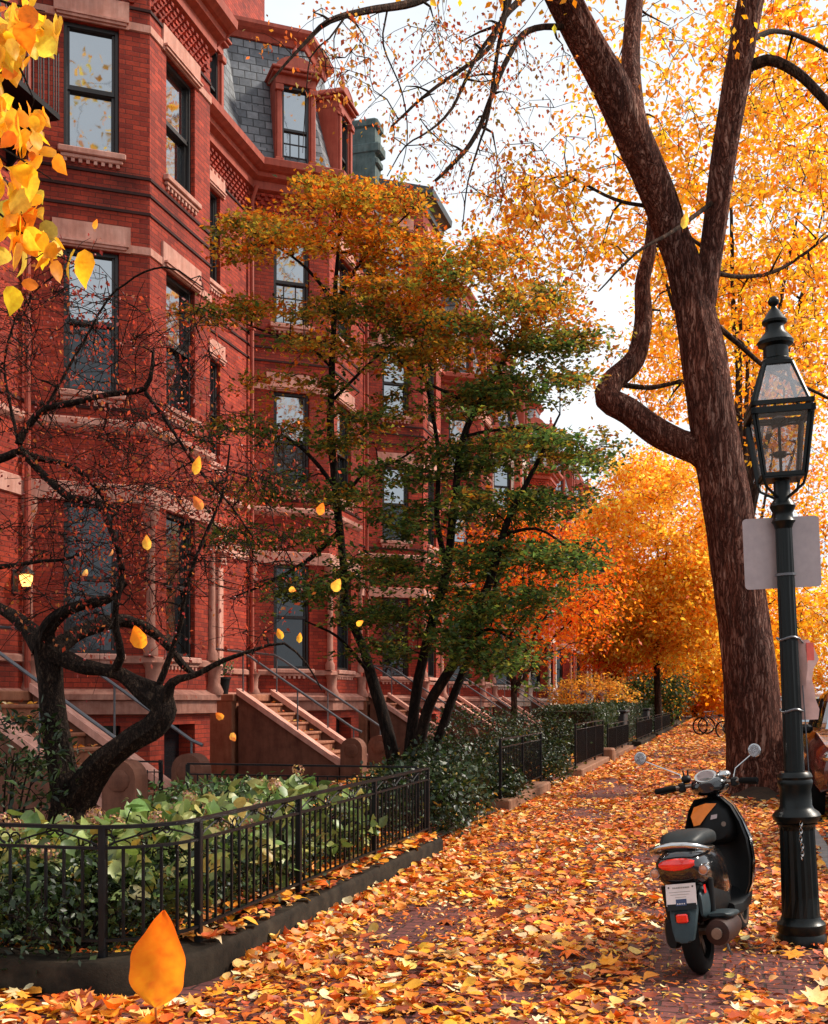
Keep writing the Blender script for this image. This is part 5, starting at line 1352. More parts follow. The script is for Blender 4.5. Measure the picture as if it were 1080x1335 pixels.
for pts, r in stems: g.limb(PP(dj(pts)), r, .12, 9, .012)
tiers = [  # px, py, rx, ry, n, depth offset
 (440, 255, 75, 26, 26, .3), (350, 290, 70, 16, 18, .4), (500, 262, 50, 22, 18, .1), (430, 315, 110, 30, 30, .3), (520, 320, 60, 22, 18, 0), (330, 330, 55, 12, 8, .4),
 (310, 405, 60, 14, 16, .4), (400, 408, 70, 14, 14, .4), (470, 385, 55, 20, 10, .2), (440, 448, 80, 12, 14, .3), (540, 375, 70, 28, 22, 0), (600, 350, 60, 28, 22, -.2), (560, 420, 80, 32, 26, -.2),
 (650, 330, 50, 30, 16, -.3), (690, 400, 80, 38, 34, -.4), (640, 450, 90, 34, 30, -.4), (735, 440, 50, 36, 18, -.6), (540, 470, 70, 22, 16, -.2), (700, 500, 85, 30, 26, -.6), (600, 520, 80, 26, 24, -.4),
 (490, 540, 70, 16, 12, .1), (380, 500, 60, 12, 8, .3), (330, 560, 75, 16, 13, .2), (420, 580, 70, 16, 10, .2), (700, 575, 95, 28, 34, -.8), (770, 600, 38, 18, 10, -.9), (600, 600, 80, 28, 24, -.5), (510, 620, 60, 24, 12, -.1),
 (640, 655, 80, 28, 28, -.8), (720, 660, 40, 20, 10, -1), (540, 680, 60, 26, 16, -.3), (440, 640, 60, 20, 10, .1), (340, 640, 90, 26, 16, .1), (310, 700, 60, 22, 11, -.1), (400, 700, 60, 20, 9, 0),
 (740, 730, 52, 26, 20, -1.2), (660, 725, 70, 28, 22, -1), (580, 750, 70, 26, 18, -.7), (480, 740, 60, 30, 16, -.3), (370, 770, 50, 18, 8, -.2), (480, 800, 50, 26, 15, -.4), (545, 800, 40, 24, 10, -.6),
 (640, 790, 70, 24, 20, -1.1), (650, 850, 62, 34, 26, -1.3), (590, 830, 50, 30, 14, -1), (700, 770, 60, 18, 10, -1.2), (420, 760, 40, 24, 10, -.5), (500, 850, 40, 20, 8, -.6)]
att = []
for (px, py, rx, ry, n, do) in tiers:
    att += blob_px(px, py, rx*1.0, ry*.8, 14.8+do, .7+rx*.006, int(n*1.25))
g.grow(att, .18, .35, .02, 0, 3, 2, .26, .05)
g.wood('trunk', 'bark_stem', MT)
def mt_tint(pos, col):
    # leaves turn orange towards the top and the left of this crown
    d = -pos[:, 0]*SN+pos[:, 1]*CS; px = 540+FPX*(pos[:, 0]*CS+pos[:, 1]*SN)/d
    z = pos[:, 2]; n = len(z)
    n1 = np.array([mnoise.noise((p[0]*1.1, p[1]*1.1, p[2]*2.0)) for p in pos[::1]])
    f = np.clip((z-4.9+n1*3.4+rng.normal(0, .8, n))/2.6, 0, 1)[:, None]
    og = pal([(.70, .22, .018), (.50, .09, .012), (.52, .32, .035), (.28, .22, .03), (.78, .36, .03)], [3, 2.2, 2, 2, 1.2], n, .2)
    return col*(1-f)+og*f
gb = leaves_at(g.tips, 23, .11, .068, GREENS, [3, 3, 1.6, 2.0, .8], 'diamond', .28, .9, tint=mt_tint)
leaf_mesh('crown', [gb], 'leaf', MT, MTb)

# ------------------------------------------------------------------ gnarled bare tree in the first garden
BTb = P(92, 1100, 9.6); BTb = (BTb[0], BTb[1], .05)
BR = thing('bare_tree', 'gnarled dark tree with twisted bare branches and tiny red fruit in the first garden', 'tree', BTb)
g = Grow(.0040, .007)
def dk(l, d0=9.6): return [(x, y, d0+dd) for x, y, dd in l]
bl_ = [
 ([(95, 1150, 0), (92, 1080, 0), (92, 1045, 0), (82, 1000, 0), (74, 950, 0), (68, 905, 0), (64, 870, 0), (56, 838, 0)], [.20, .18, .165, .115, .10, .10, .105, .10], 1),
 ([(100, 1050, 0), (118, 1015, -.1), (140, 990, -.2), (172, 965, -.3), (202, 948, -.35), (216, 925, -.35), (208, 905, -.3), (185, 893, -.25), (160, 880, -.2)], [.14, .115, .11, .098, .095, .09, .078, .065, .05], 1),
 ([(60, 845, 0), (78, 855, -.05), (105, 868, -.1), (130, 872, -.15), (160, 880, -.2), (190, 905, -.3), (214, 925, -.35)], [.10, .07, .062, .055, .06, .07, .08], 1),
 ([(58, 845, 0), (35, 818, .1), (10, 798, .2), (-30, 780, .3)], [.10, .06, .05, .04], 1),
 ([(60, 845, 0), (62, 820, -.1), (80, 800, -.2), (110, 788, -.3), (140, 782, -.3), (165, 760, -.3)], [.09, .06, .05, .045, .035, .02], 1),
 ([(70, 850, .2), (95, 830, .3), (130, 815, .4), (160, 810, .5), (190, 818, .5), (215, 838, .5), (240, 868, .5), (255, 880, .5)], [.08, .065, .06, .055, .045, .035, .03, .02], 1),
 ([(215, 920, -.35), (225, 890, -.4), (255, 880, -.4), (290, 862, -.4), (330, 848, -.4)], [.06, .035, .024, .02, .014], 1),
 ([(150, 875, -.2), (158, 855, -.3), (150, 800, -.4), (158, 740, -.4), (150, 700, -.4), (128, 655, -.3), (95, 648, -.2), (60, 620, 0), (30, 590, 0)], [.04, .035, .028, .025, .024, .03, .032, .032, .03], 0),
 ([(30, 590, 0), (24, 578, 0), (45, 545, 0), (60, 533, 0), (95, 525, -.1), (140, 515, -.1), (190, 508, -.2), (197, 495, -.2), (200, 460, -.2)], [.035, .034, .03, .028, .026, .024, .024, .02, .012], 0),
 ([(30, 590, 0), (60, 600, .1), (95, 610, .2), (130, 640, .2), (155, 685, .2), (160, 700, .2)], [.03, .026, .024, .02, .016, .012], 0),
 ([(-60, 620, .2), (-20, 600, .1), (30, 585, 0)], [.045, .04, .032], 0),
 ([(-60, 620, .2), (-50, 700, .3), (-30, 780, .3)], [.045, .045, .04], 0),
 ([(190, 512, -.2), (225, 560, -.3), (260, 610, -.3), (300, 660, -.3), (330, 700, -.3)], [.018, .014, .012, .009, .006], 0),
 ([(205, 900, -.3), (235, 820, -.4), (255, 740, -.5), (290, 650, -.5), (300, 580, -.5)], [.03, .02, .016, .012, .007], 0),
 ([(330, 848, -.4), (370, 840, -.4), (400, 865, -.4), (420, 900, -.4)], [.014, .011, .008, .005], 0),
 ([(0, 740, .2), (40, 735, .1), (80, 732, 0), (110, 722, -.1)], [.018, .016, .013, .008], 0),
 ([(60, 533, 0), (110, 440, 0), (150, 380, -.1), (215, 350, -.2), (265, 375, -.2)], [.014, .011, .009, .008, .005], 0),
 ([(24, 578, 0), (10, 500, .1), (20, 420, .1), (60, 370, .1), (110, 340, 0)], [.016, .012, .009, .007, .004], 0)]
tb = MB()
for pts, r, big in bl_:
    p, rr = catmull(PP(dk(pts)), r, .05 if big else .09)
    if big:
        bark_tube(tb, p, rr, 20, .10, 7.7)
    else:
        p = p+np.cumsum(rng.normal(0, .006, p.shape), 0)*np.sin(np.linspace(0, np.pi, len(p)))[:, None]; tb.tube(p, rr, 9)
    G_ = g; g.nodes.extend(p); g.rad.extend(rr)
part('trunk', tb, 'bark_dark', BR, smooth=True)
att = blob_px(110, 500, 190, 130, 9.5, 1.0, 170)+blob_px(200, 640, 170, 110, 9.3, 1.0, 190)+blob_px(90, 720, 130, 110, 9.3, .9, 90)+blob_px(280, 760, 130, 110, 9.2, .8, 60)+blob_px(60, 400, 100, 80, 9.5, .8, 40)+blob_px(230, 430, 70, 80, 9.5, .6, 16)+blob_px(330, 620, 70, 120, 9.4, .8, 26)
g.grow(att, .12, .8, -.05, .08, 2.4, 3, .36, .1)
g.wood('branches', 'bark_dark', BR)
tips = np.array(g.tips)
sel = tips[rng.random(len(tips)) < .75]
rb = leaves_at(sel, 4, .075, .034, [(.24, .03, .02), (.42, .06, .03), (.22, .03, .03), (.45, .14, .04)], [3, 3, 2, 1], 'diamond', .9, .1, hang=.5)
leaf_mesh('crown', [rb], 'leaf', BR, BTb)
fb = MB()
for t in tips[rng.random(len(tips)) < .25][:160]: fb.ball((t[0], t[1], t[2]-.015), .012, 6, 5)
o = part('fruit', fb, 'berry', BR, smooth=True); o['kind'] = 'stuff'

# ------------------------------------------------------------------ leafy branch hanging close at the top left
LB = thing('leafy_branch', 'yellow leaved branch hanging close to the viewer in the top left corner', 'branch', P(-60, 60, 4.4))
g = Grow(.002, .003)
for pts, r in [([(-120, -40, 4.5), (-40, 20, 4.4), (20, 80, 4.4), (45, 130, 4.35)], [.012, .008, .005, .002]), ([(-120, 120, 4.4), (-40, 170, 4.4), (15, 200, 4.3), (70, 235, 4.3)], [.01, .007, .004, .002]),
               ([(-120, 180, 4.4), (-50, 240, 4.4), (0, 280, 4.35), (50, 320, 4.3), (98, 345, 4.3)], [.01, .007, .005, .003, .002]), ([(-60, -30, 4.5), (0, 0, 4.4), (60, 15, 4.4)], [.008, .005, .002])]: g.limb(PP(pts), r, .04, 6, .003)
att = blob_px(10, 60, 45, 50, 4.4, .2, 16)+blob_px(25, 150, 26, 60, 4.35, .15, 8)+blob_px(25, 225, 50, 22, 4.35, .15, 9)+blob_px(15, 300, 30, 30, 4.35, .15, 7)+blob_px(60, 335, 45, 18, 4.3, .12, 7)+blob_px(10, 20, 70, 30, 4.4, .2, 8)
att = [a for a in att]
g.grow(att, .05, .3, 0, .05, .6); g.wood('twig', 'bark_dark', LB)
b = leaves_at(g.tips, 4, .036, .088, [(.92, .50, .03), (.90, .36, .02), (.88, .60, .08), (.55, .42, .06), (.86, .26, .02)], [4, 3, 2, .7, 1], 'ovate', .9, .0, hang=.8, jit=.1)
o = leaf_mesh('leaves', [b], 'leaf', LB, ORG[LB.name])
# ------------------------------------------------------------------ shrubs and hydrangeas
def shrub(c, r, n, k, size, cols, w, label, cat='shrub', name='shrub', group=None, kind='diamond', spread=.09, m='leaf_green', flat=.7, nz=.5, stems=8, flowers=0, bottom=.05):
    T = thing(name, label, cat, (c[0], c[1], bottom), group)
    g = Grow(.004, .008)
    for q in range(stems):
        a = rng.uniform(0, 2*math.pi); rr = rng.uniform(.2, .6)
        g.limb([(c[0]+rng.normal(0, .06), c[1]+rng.normal(0, .06), bottom), (c[0]+rr*.5*r[0]*math.cos(a), c[1]+rr*.5*r[1]*math.sin(a), c[2]*.6), (c[0]+rr*r[0]*math.cos(a), c[1]+rr*r[1]*math.sin(a), c[2]+r[2]*.3)], [.014, .010, .005], .12, 5, .01)
    v = rng.normal(size=(n, 3)); v /= np.linalg.norm(v, axis=1, keepdims=True); t = rng.uniform(.45, 1, (n, 1))**.5
    lump = 1+.22*np.array([[mnoise.noise((x[0]*2.2+c[0], x[1]*2.2+c[1], x[2]*2.2))] for x in v])
    att = np.array(c)+v*t*lump*np.array(r); att = att[att[:, 2] > bottom+.06]
    g.grow(att, .12, .3, 0, 0, 3, 0); g.wood('stem', 'bark_stem', T)
    b = leaves_at(np.array(g.tips), k, spread, size, cols, w, kind, flat, nz)
    pos = b[1]; keep = pos[:, 2] > bottom+.02
    b = (b[0], pos[keep], b[2][keep], b[3][keep], b[4][keep], b[5][keep])
    leaf_mesh('foliage', [b], m, T, (c[0], c[1], bottom))
    if flowers:
        tp = np.array(g.tips); tp = tp[tp[:, 2] > c[2]+r[2]*.35]
        if len(tp) > flowers: tp = tp[rng.choice(len(tp), flowers, replace=False)]
        for f in tp:
            f = f+np.array([0, 0, .05])
            vv = rng.normal(size=(60, 3)); vv /= np.linalg.norm(vv, axis=1, keepdims=True); ps = f+vv*.055*rng.uniform(.7, 1, (60, 1))
            bb = ('diamond', ps, frames(vv+rng.normal(0, .3, vv.shape)), np.full(60, .026), pal([(.42, .22, .14), (.5, .30, .10), (.30, .12, .08)], [3, 2, 2], 60, .2), None)
            leaf_mesh('flower_head', [bb], m, T, (c[0], c[1], bottom))
    return T
HYD = [(.22, .30, .08), (.38, .42, .14), (.50, .46, .16), (.12, .19, .05), (.55, .38, .08)]
HW = [3, 1.8, 1.0, 3.4, .6]
def gpt(px, d): 
    x, y, _ = P(px, 900, d); return x, y
hyd = [(30, 6.6, .42, .66, 'hydrangea bush at the left edge behind the fence corner'), (110, 6.5, .40, .66, 'hydrangea bush behind the fence corner, below the bare tree'),
       (190, 6.9, .45, .68, 'hydrangea bush with broad pale leaves, right of the bare tree trunk'), (260, 7.6, .5, .70, 'hydrangea bush in the middle of the nearest garden'),
       (335, 8.3, .5, .72, 'yellowing hydrangea bush with brown flower heads beside the fence'), (400, 9.4, .5, .70, 'last hydrangea bush toward the dark stone piers')]
for i, (px, d, r, zt, lb) in enumerate(hyd):
    x, y = gpt(px, d); shrub((x, y, zt-.22), (r+.1, r, .34), 190, 2, .105, HYD, HW, lb, 'hydrangea', 'hydrangea_bush', 'hydrangeas behind the near fence', 'ovate', .05, 'leaf_green', .5, .5, 7, 5)
DK = [(.020, .042, .012), (.035, .065, .018), (.012, .025, .010), (.06, .09, .03)]
under = [(40, 6.05, 'low dark shrub inside the fence at the left edge'), (150, 6.05, 'low dark shrub inside the rounded fence corner'), (235, 6.5, 'low dark shrub just past the fence corner'), (300, 7.1, 'low dark shrub along the fence, third bay'), (365, 7.9, 'low dark shrub along the middle of the fence'), (430, 9.0, 'low dark shrub along the far half of the fence'), (500, 10.2, 'low dark shrub at the far end of the near fence'), (330, 10.6, 'bushy green shrub before the second stoop'), (265, 10.8, 'green shrub at the corner of the first bay'), (2, 9.3, 'dark shrub beside the first stoop at the left edge')]
for i, (px, d, lb) in enumerate(under):
    x, y = gpt(px, d); r = .42 if i < 7 else .6; z = .30 if i < 7 else (.38 if i < 9 else .85)
    if i < 7: x -= .22
    lighter = i in (7, 8)
    shrub((x, y, z), (r, r*1.1, .30 if i < 7 else (.36 if i < 9 else .62)), 200, 8, .042 if i < 7 else .075, [(.06, .12, .03), (.10, .17, .05), (.03, .06, .02), (.2, .24, .08)] if lighter else DK, [3, 3, 2, .8], lb, 'shrub', 'low_shrub', 'shrubs in the nearest garden', 'lance' if i > 6 else 'diamond', .07)
DKB = [(.020, .040, .012), (.034, .060, .018), (.010, .022, .008), (.12, .13, .03), (.45, .25, .05)]
big = [(-3.15, 12.0, .62, .75, 'dark glossy shrub at the end of the near fence'), (-3.3, 13.2, .62, .9, 'tall dark shrub below the multi-stemmed tree'), (-3.15, 15.4, .5, .55, 'dark evergreen shrub around the buried fence'), (-3.9, 17.4, .75, .85, 'broad dark shrub behind the buried fence'), (-3.2, 19.4, .7, .9, 'yellow green shrub past the buried fence'), (-4.4, 15.3, .5, .5, 'dark shrub at the foot of the green tree'), (-4.5, 21.0, 1.1, 1.3, 'large dark evergreen bush before the low hedge'), (-3.9, 24.6, 1.0, 1.25, 'round evergreen bush above the flat topped fence')]
for i, (x, y, r, zt, lb) in enumerate(big):
    cols = DKB if i not in (5,) else [(.10, .14, .03), (.25, .24, .05), (.04, .07, .02), (.3, .28, .08), (.4, .25, .05)]
    shrub((x, y, zt*.52), (r, r*1.15, zt*.52), 420, 9, .062, cols, [3, 3, 2, .5, .08], lb, 'shrub', 'evergreen_shrub', 'dark shrubs along the middle gardens', 'diamond', .10)
# round orange bush, hedge, planters
x, y, _ = gp(772, -5.2); shrub((x, y, 1.35), (1.9, 1.7, 1.25), 420, 12, .12, [(.80, .36, .05), (.66, .30, .05), (.5, .35, .08)], [3, 2, 1], 'round golden bush in front of the farther houses', 'shrub', 'round_bush', None, 'diamond', .16, 'leaf')
def hedge(x0, x1, y0, y1, z, label, cols=DK, size=.06, n=9000, group='clipped hedges along the gardens'):
    T = thing('clipped_hedge', label, 'hedge', ((x0+x1)/2, y0, .05), group)
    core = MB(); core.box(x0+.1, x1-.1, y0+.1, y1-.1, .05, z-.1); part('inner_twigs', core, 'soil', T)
    A_ = [(y1-y0)*(x1-x0), (y1-y0)*z, (y1-y0)*z, (x1-x0)*z, (x1-x0)*z]; f = rng.choice(5, n, p=np.array(A_)/sum(A_)); u, v = rng.random(n), rng.random(n)
    pos = np.zeros((n, 3)); nr = np.zeros((n, 3))
    for i, (fx, fy, fz, nn) in enumerate(((None, None, z, (0, 0, 1)), (x1, None, None, (1, 0, 0)), (x0, None, None, (-1, 0, 0)), (None, y0, None, (0, -1, 0)), (None, y1, None, (0, 1, 0)))):
        k = f == i; a, b = u[k], v[k]
        pos[k, 0] = fx if fx is not None else x0+(x1-x0)*a
        pos[k, 1] = fy if fy is not None else y0+(y1-y0)*(b if fx is None and fz is not None else (a if fx is not None else b))
        pos[k, 2] = fz if fz is not None else .05+(z-.05)*b
        nr[k] = nn
    pos += rng.normal(0, .035, (n, 3)); nr = nr+rng.normal(0, .5, (n, 3))
    leaf_mesh('foliage', [('diamond', pos, frames(nr), size*rng.uniform(.7, 1.3, n), pal(cols, [3, 3, 2, 1], n, .2), None)], 'leaf_green', T, ORG[T.name])
hedge(-4.4, -3.05, 28.6, 34.2, 1.30, 'tall clipped hedge strewn with yellow leaves, behind the brown curb', [(.03, .055, .015), (.05, .08, .02), (.02, .035, .012), (.12, .12, .03)], .07, 14000)
hedge(-4.4, -3.1, 38.2, 45.5, 1.35, 'second clipped hedge, beyond the dark box planter')
hedge(-4.4, -3.1, 50, 60, 1.2, 'far clipped hedge near the sidewalk vanishing point', n=6000, size=.1)
for (y, lb) in ((35.6, 'black square planter box at the end of the tall hedge'), (46.8, 'farther black planter box beyond the second hedge')):
    T = thing('planter_box', lb, 'planter', (-3.5, y, .0), 'black planter boxes'); b = MB(); b.box(-4.1, -2.95, y, y+1.3, .0, 1.12, bev=.03); b.box(-4.16, -2.89, y-.06, y+1.36, 1.12, 1.2, bev=.02); part('box', b, 'planter', T)
    n = 900; pos = np.stack([rng.uniform(-4.1, -2.95, n), rng.uniform(y, y+1.3, n), 1.2+abs(rng.normal(0, .14, n))], 1)
    leaf_mesh('foliage', [('diamond', pos, frames(rng.normal(size=(n, 3))+np.array([0, 0, 1])), np.full(n, .09), pal(DK, [3, 3, 2, 1], n), None)], 'leaf_green', T, ORG[T.name])
# potted flowers on the second stoop landing
T = thing('potted_plant', 'small potted plant with pink flowers standing on the second stoop', 'potted plant', (-8.85, 19.35, 1.59)); b = MB(); b.lathe([(.11, 1.59), (.15, 1.86), (.165, 1.86), (.165, 1.90), (.13, 1.90), (.12, 1.86)], 14, (-8.85, 19.35, 0)); part('pot', b, 'black_plastic', T, smooth=True)
n = 260; v = rng.normal(size=(n, 3)); v /= np.linalg.norm(v, axis=1, keepdims=True); ps = np.array([-8.85, 19.35, 2.08])+v*rng.uniform(.1, .26, (n, 1))*np.array([1, 1, .8])
leaf_mesh('foliage', [('diamond', ps, frames(v+rng.normal(0, .4, v.shape)), np.full(n, .06), pal([(.04, .09, .03), (.07, .13, .04), (.6, .2, .3)], [3, 3, 1], n), None)], 'leaf_green', T, (-8.85, 19.35, 1.59))

# ------------------------------------------------------------------ fallen leaves
LC = [(.92, .50, .14), (.92, .32, .03), (.82, .16, .015), (.93, .42, .03), (.50, .09, .02), (.94, .70, .38), (.70, .26, .07), (.24, .05, .02)]
LW = [2.2, 3.8, 3.2, 2.4, 2.4, 1.5, 2.0, 2.0]
LF = [1.8, 3.6, 3.6, 2.2, 2.6, 1.0, 1.6, 1.6]
def dens(x, y):
    v = mnoise.noise((x*.9, y*.55, 3.3))*.9+mnoise.noise((x*2.6, y*1.8, 9.1))*.6
    return v
def litter_batch(n, x0, x1, y0, y1, size, kind, thr=-.35, soft=.35, cols=LC, w=LW, z=.004, bx=None):
    pos = []
    while len(pos) < n:
        x, y = rng.uniform(x0, x1), rng.uniform(y0, y1)
        v = dens(x, y)+(.25 if x > .0 or x < -2.0 else 0)
        if v < thr+rng.uniform(0, soft): continue
        if bx and bx(x, y): continue
        pos.append((x, y, z+rng.uniform(0, .030)))
    pos = np.array(pos); m = len(pos)
    nr = np.stack([rng.normal(0, .26, m), rng.normal(0, .26, m), np.ones(m)], 1)
    sc = size*np.exp(rng.normal(-.25, .38, m)).clip(.35, 1.6); pos[:, 2] += sc*.10
    return (kind, pos, frames(nr), sc, pal(cols, w, m, .16), rng.normal(-.1, .65, m))
inside = lambda x, y: (x < -2.5 and 4.9 < y)
bat = [litter_batch(7400, -2.55, .86, 4.0, 9.5, .066, 'ovate', -.14, bx=inside), litter_batch(1100, -2.55, .86, 4.0, 9.5, .085, 'maple', -.2, bx=inside),
       litter_batch(9500, -2.55, .86, 4.0, 9.5, .040, 'lance', -.5, .2, LC, [1, 1.5, 2.5, 1, 3, .8, 2, 3], bx=inside),
       litter_batch(1500, -5.0, -2.4, 3.2, 4.97, .085, 'ovate', -.3), litter_batch(900, -5.0, -2.4, 3.2, 4.97, .095, 'maple', -.3),
       litter_batch(12000, -2.95, .86, 9.5, 20, .072, 'ovate', -.2, cols=LC, w=LF, bx=lambda x, y: x < -2.56 and y < 10.7), litter_batch(10000, -2.6, .86, 9.5, 20, .052, 'diamond', -.5, .2, LC, [1, 1.5, 2.5, 1, 3, .8, 2, 3]),
       litter_batch(9000, -2.6, .86, 20, 36, .11, 'diamond', -.3, w=LF), litter_batch(7500, -2.6, .86, 36, 70, .15, 'diamond', -.4, w=LF), litter_batch(5000, -2.6, .86, 70, 130, .25, 'diamond', -.5)]
# drifts along the curb foot and round the big trunk
def drift(n, path, spread, size, z=.01, hgt=.05, kind='ovate'):
    L = sum(math.dist(path[i], path[i+1]) for i in range(len(path)-1)); pos = []
    for _ in range(n):
        x, y = at_len(path, rng.uniform(0, L)); dx = abs(rng.normal(0, spread)); pos.append((x+dx, y+rng.normal(0, .05), z+max(0, hgt*(1-dx/.3))*rng.random()))
    pos = np.array(pos); return (kind, pos, frames(np.stack([rng.normal(.2, .5, n), rng.normal(0, .5, n), np.ones(n)], 1)), size*rng.uniform(.6, 1.2, n), pal(LC, LW, n, .16), rng.normal(0, .9, n))
bat += [drift(1500, [(-2.55, 5.7), (-2.55, 10.6)], .16, .08), drift(2400, [(-2.93, 10.8), (-2.93, 22)], .28, .08), drift(700, [(-2.6, 22), (-2.6, 34)], .2, .1)]
bat.append(drift(900, [(.55, 4.2), (.6, 17)], .15, .09, .01, .03))
o = leaf_mesh('fallen_leaves', bat, 'litter'); o['kind'] = 'stuff'
bat = [litter_batch(700, -4.4, -2.72, 5.2, 5.75, .08, 'ovate', -.9, z=.10), litter_batch(1500, -3.25, -2.6, 5.6, 10.6, .08, 'ovate', -.6, z=.175), litter_batch(4200, -8, -2.95, 5.6, 14, .085, 'ovate', -.4, z=.10, bx=lambda x, y: y < 11 and x > -3.0),
       litter_batch(2600, -6.2, -2.9, 14, 23, .09, 'ovate', -.4, z=.12), litter_batch(3000, -7, -2.95, 24, 50, .13, 'diamond', -.6, z=.14)]
o = leaf_mesh('garden_leaves', bat, 'litter'); o['kind'] = 'stuff'
bat = [litter_batch(6000, .9, 3.2, 7, 24, .09, 'ovate', -.6, z=-.12), litter_batch(3000, .9, 9, 22, 60, .15, 'diamond', -.4, z=-.12)]
o = leaf_mesh('road_leaves', bat, 'litter'); o['kind'] = 'stuff'
# leaves lying on stoops
pos = []; 
for hy in (14.4, 22.4):
    for i in range(8):
        for _ in range(22 if hy < 20 else 8): pos.append((HOUSE_X+1.08+i*.265+rng.uniform(.03, .24), hy-3.0+rng.uniform(0, 1.4), 1.425-i*.175+rng.uniform(0, .02)))
pos = np.array(pos); n = len(pos)
o = leaf_mesh('stoop_leaves', [('ovate', pos, frames(np.stack([rng.normal(0, .3, n), rng.normal(0, .3, n), np.ones(n)], 1)), .085*rng.uniform(.6, 1.2, n), pal(LC, LW, n), rng.normal(0, .8, n))], 'litter'); o['kind'] = 'stuff'
# ground cover under the near shrubs
pos = np.stack([rng.uniform(-7.5, -3.0, 9000), rng.uniform(5.4, 10.5, 9000), rng.uniform(.08, .20, 9000)], 1); pos = pos[~((pos[:, 0] > -3.2) & (pos[:, 1] < 5.8))]; n = len(pos)
o = leaf_mesh('ground_cover', [('diamond', pos, frames(rng.normal(size=(n, 3))+np.array([0, 0, 1.2])), np.full(n, .045), pal(DK, [3, 3, 2, 1], n), None)], 'leaf_green'); o['kind'] = 'stuff'
# mossy mound at the foot of the big tree
c0 = P(990, 1038, 18); g_ = MB(); rs = []
for r, z in ((1.3, .0), (1.0, .05), (.75, .09), (.5, .16)): rs.append([(c0[0]+min(r, 1.3)*.42*math.cos(a)*(1.1+.1*math.sin(3*a)), c0[1]+r*1.3*math.sin(a)*(1+.1*math.cos(4*a)), z) for a in np.linspace(0, 2*math.pi, 28, endpoint=False)])
g_.rings(rs); o = part('tree_pit', g_, 'soil', smooth=True); o['kind'] = 'structure'

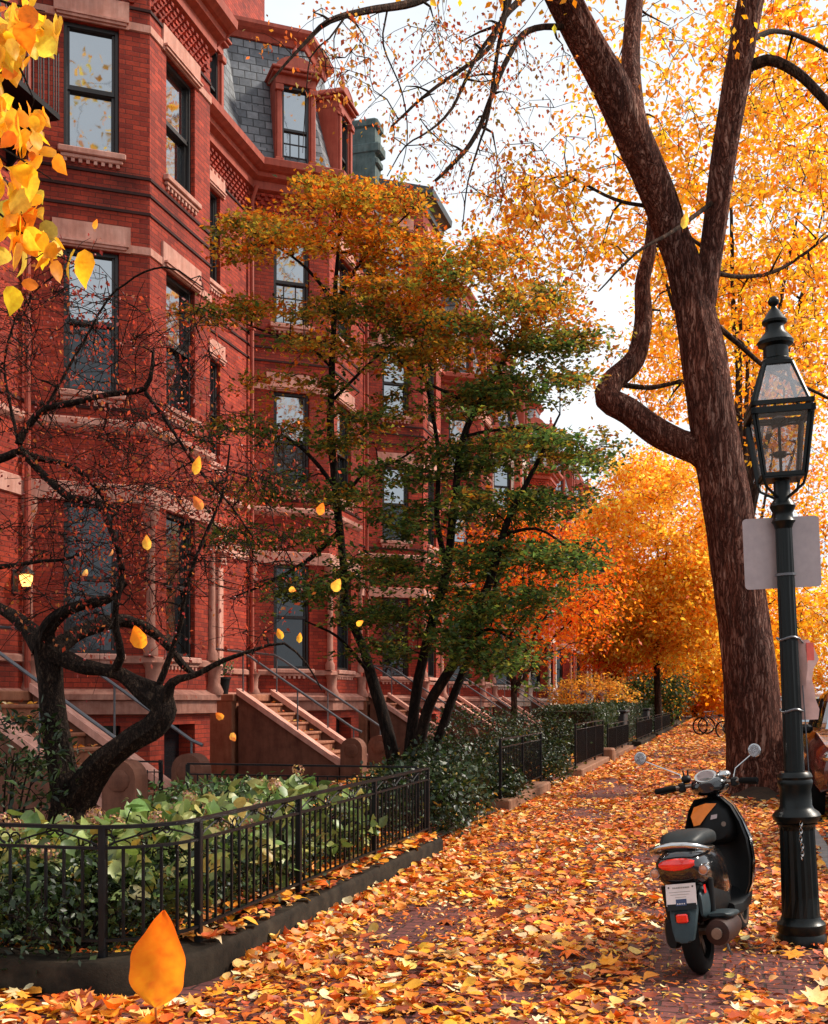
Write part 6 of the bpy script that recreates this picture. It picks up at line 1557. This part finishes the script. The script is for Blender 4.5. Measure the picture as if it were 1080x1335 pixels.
# ------------------------------------------------------------------ leaves falling through the air, each its own thing
V0, F0 = TL['ovate']
def fall_leaf(px, py, d, size, ang, label, col, tiltx=.3, curl=.5, wid=1.0):
    nn = 26; vs = []; 
    for j in range(nn+1):
        t = j/nn; wv = .345*math.sin(math.pi*t**.78)**.85*(1.05-.15*t)*wid*(1+.05*math.sin(t*17+size*90)) if 0 < j < nn else .008
        for u in np.linspace(-1, 1, 9): vs.append((u*wv, t-.5, curl*((u*wv)**2)*1.4+.10*abs(u)*wv+curl*.35*(t-.5)**2+.01*math.sin(9*t+u*3)))
    fs = [(j*9+i, j*9+i+1, (j+1)*9+i+1, (j+1)*9+i) for j in range(nn) for i in range(8)]
    b = MB(); b.add(vs, fs); b.v = [(x*size, y*size, z*size) for x, y, z in b.v]; b.tube([(0, -.5*size, .0), (.02*size, -.62*size, .01*size), (.05*size, -.70*size, .0)], size*.012, 4)
    me = bpy.data.meshes.new('falling_leaf'); me.from_pydata(b.v, [], b.f); me.materials.append(M['leaf'])
    a = me.attributes.new('Col', 'FLOAT_COLOR', 'POINT'); cc = []
    for vi in range(len(me.vertices)):
        q, k_ = vi//9, abs(vi % 9-4)
        if q > nn: cc += [.45, .16, .04, 1]; continue
        vein = max(0, 1-abs(((q-k_*1.3) % 4)-.5)) if k_ else 1; spot = max(0, mnoise.noise((vi % 9*.5+ang, q*.35, size*40))-.25)
        v_ = (.80 if k_ == 4 else 1.0)*(1-.16*vein)*(1-1.3*spot); g_ = .62+.62*(1-min(q, nn)/nn)
        cc += [min(.95, col[0]*(1-.5*spot)), min(.8, col[1]*v_*g_), col[2]*g_, 1]
    a.data.foreach_set('color', cc)
    me.polygons.foreach_set('use_smooth', [True]*len(me.polygons)); me.update()
    o = bpy.data.objects.new('falling_leaf', me); COL.objects.link(o)
    R = Matrix.Rotation(TH, 4, 'Z') @ Matrix.Rotation(math.radians(ang), 4, 'Y') @ Matrix.Rotation(math.pi/2+tiltx, 4, 'X')
    o.matrix_world = Matrix.Translation(P(px, py, d)) @ R
    tag(o, label, 'leaf', 'leaves falling through the air')
fl = [(209, 1248, 1.3, .118, 8, 'large orange falling leaf close to the lens in front of the stone curb', (.90, .27, .015), .2),
 (181, 830, 2.9, .062, -15, 'orange falling leaf in front of the crossing dark branches, upper of the big ones', (.92, .34, .02), .3),
 (258, 606, 3.6, .062, 20, 'ragged yellow falling leaf in front of the second story bay', (.92, .48, .05), .4),
 (192, 707, 4.2, .056, 0, 'small golden falling leaf above the round orange one', (.94, .55, .08), .2),
 (113, 748, 5, .06, 130, 'tilted yellow falling leaf before the parlor window', (.85, .5, .12), .9),
 (440, 762, 5.2, .07, 30, 'yellow falling leaf in front of the green tree, highest of its cluster', (.95, .58, .08), .5),
 (382, 769, 5.2, .06, 110, 'yellow falling leaf sloping left of the cluster by the second stoop', (.95, .52, .06), .9),
 (365, 826, 5.4, .055, -20, 'yellow falling leaf above the second stoop handrail', (.93, .5, .05), .3),
 (391, 831, 5.4, .05, 10, 'round yellow falling leaf right above the second stoop', (.95, .56, .06), .3),
 (286, 933, 5.0, .05, -40, 'small orange falling leaf near the corner of the first bay', (.85, .3, .04), .7),
 (305, 962, 4.6, .062, 140, 'yellow falling leaf over the green shrub', (.9, .5, .08), .9),
 (258, 655, 4.2, .06, -30, 'dull orange falling leaf below the ragged yellow one', (.7, .25, .06), .4),
 (125, 292, 5.4, .05, 30, 'small orange falling leaf under the top left windowsill', (.85, .36, .04), .5),
 (147, 722, 5.1, .055, 120, 'thin brown falling leaf before the dark parlor window', (.55, .25, .08), 1.1),
 (893, 287, 9, .13, 10, 'yellow leaf against the big trunk fork', (.92, .65, .1), .3),
 (419, 663, 6, .075, 25, 'orange falling leaf in front of the second house bay', (.85, .28, .03), .6),
 (470, 812, 6, .055, 60, 'small yellow falling leaf before the green stems', (.92, .5, .05), .7)]
for i, q in enumerate(fl): fall_leaf(*q, curl=.5+.35*(i % 3), wid=(.80, 1.0, .7, .9)[i % 4])
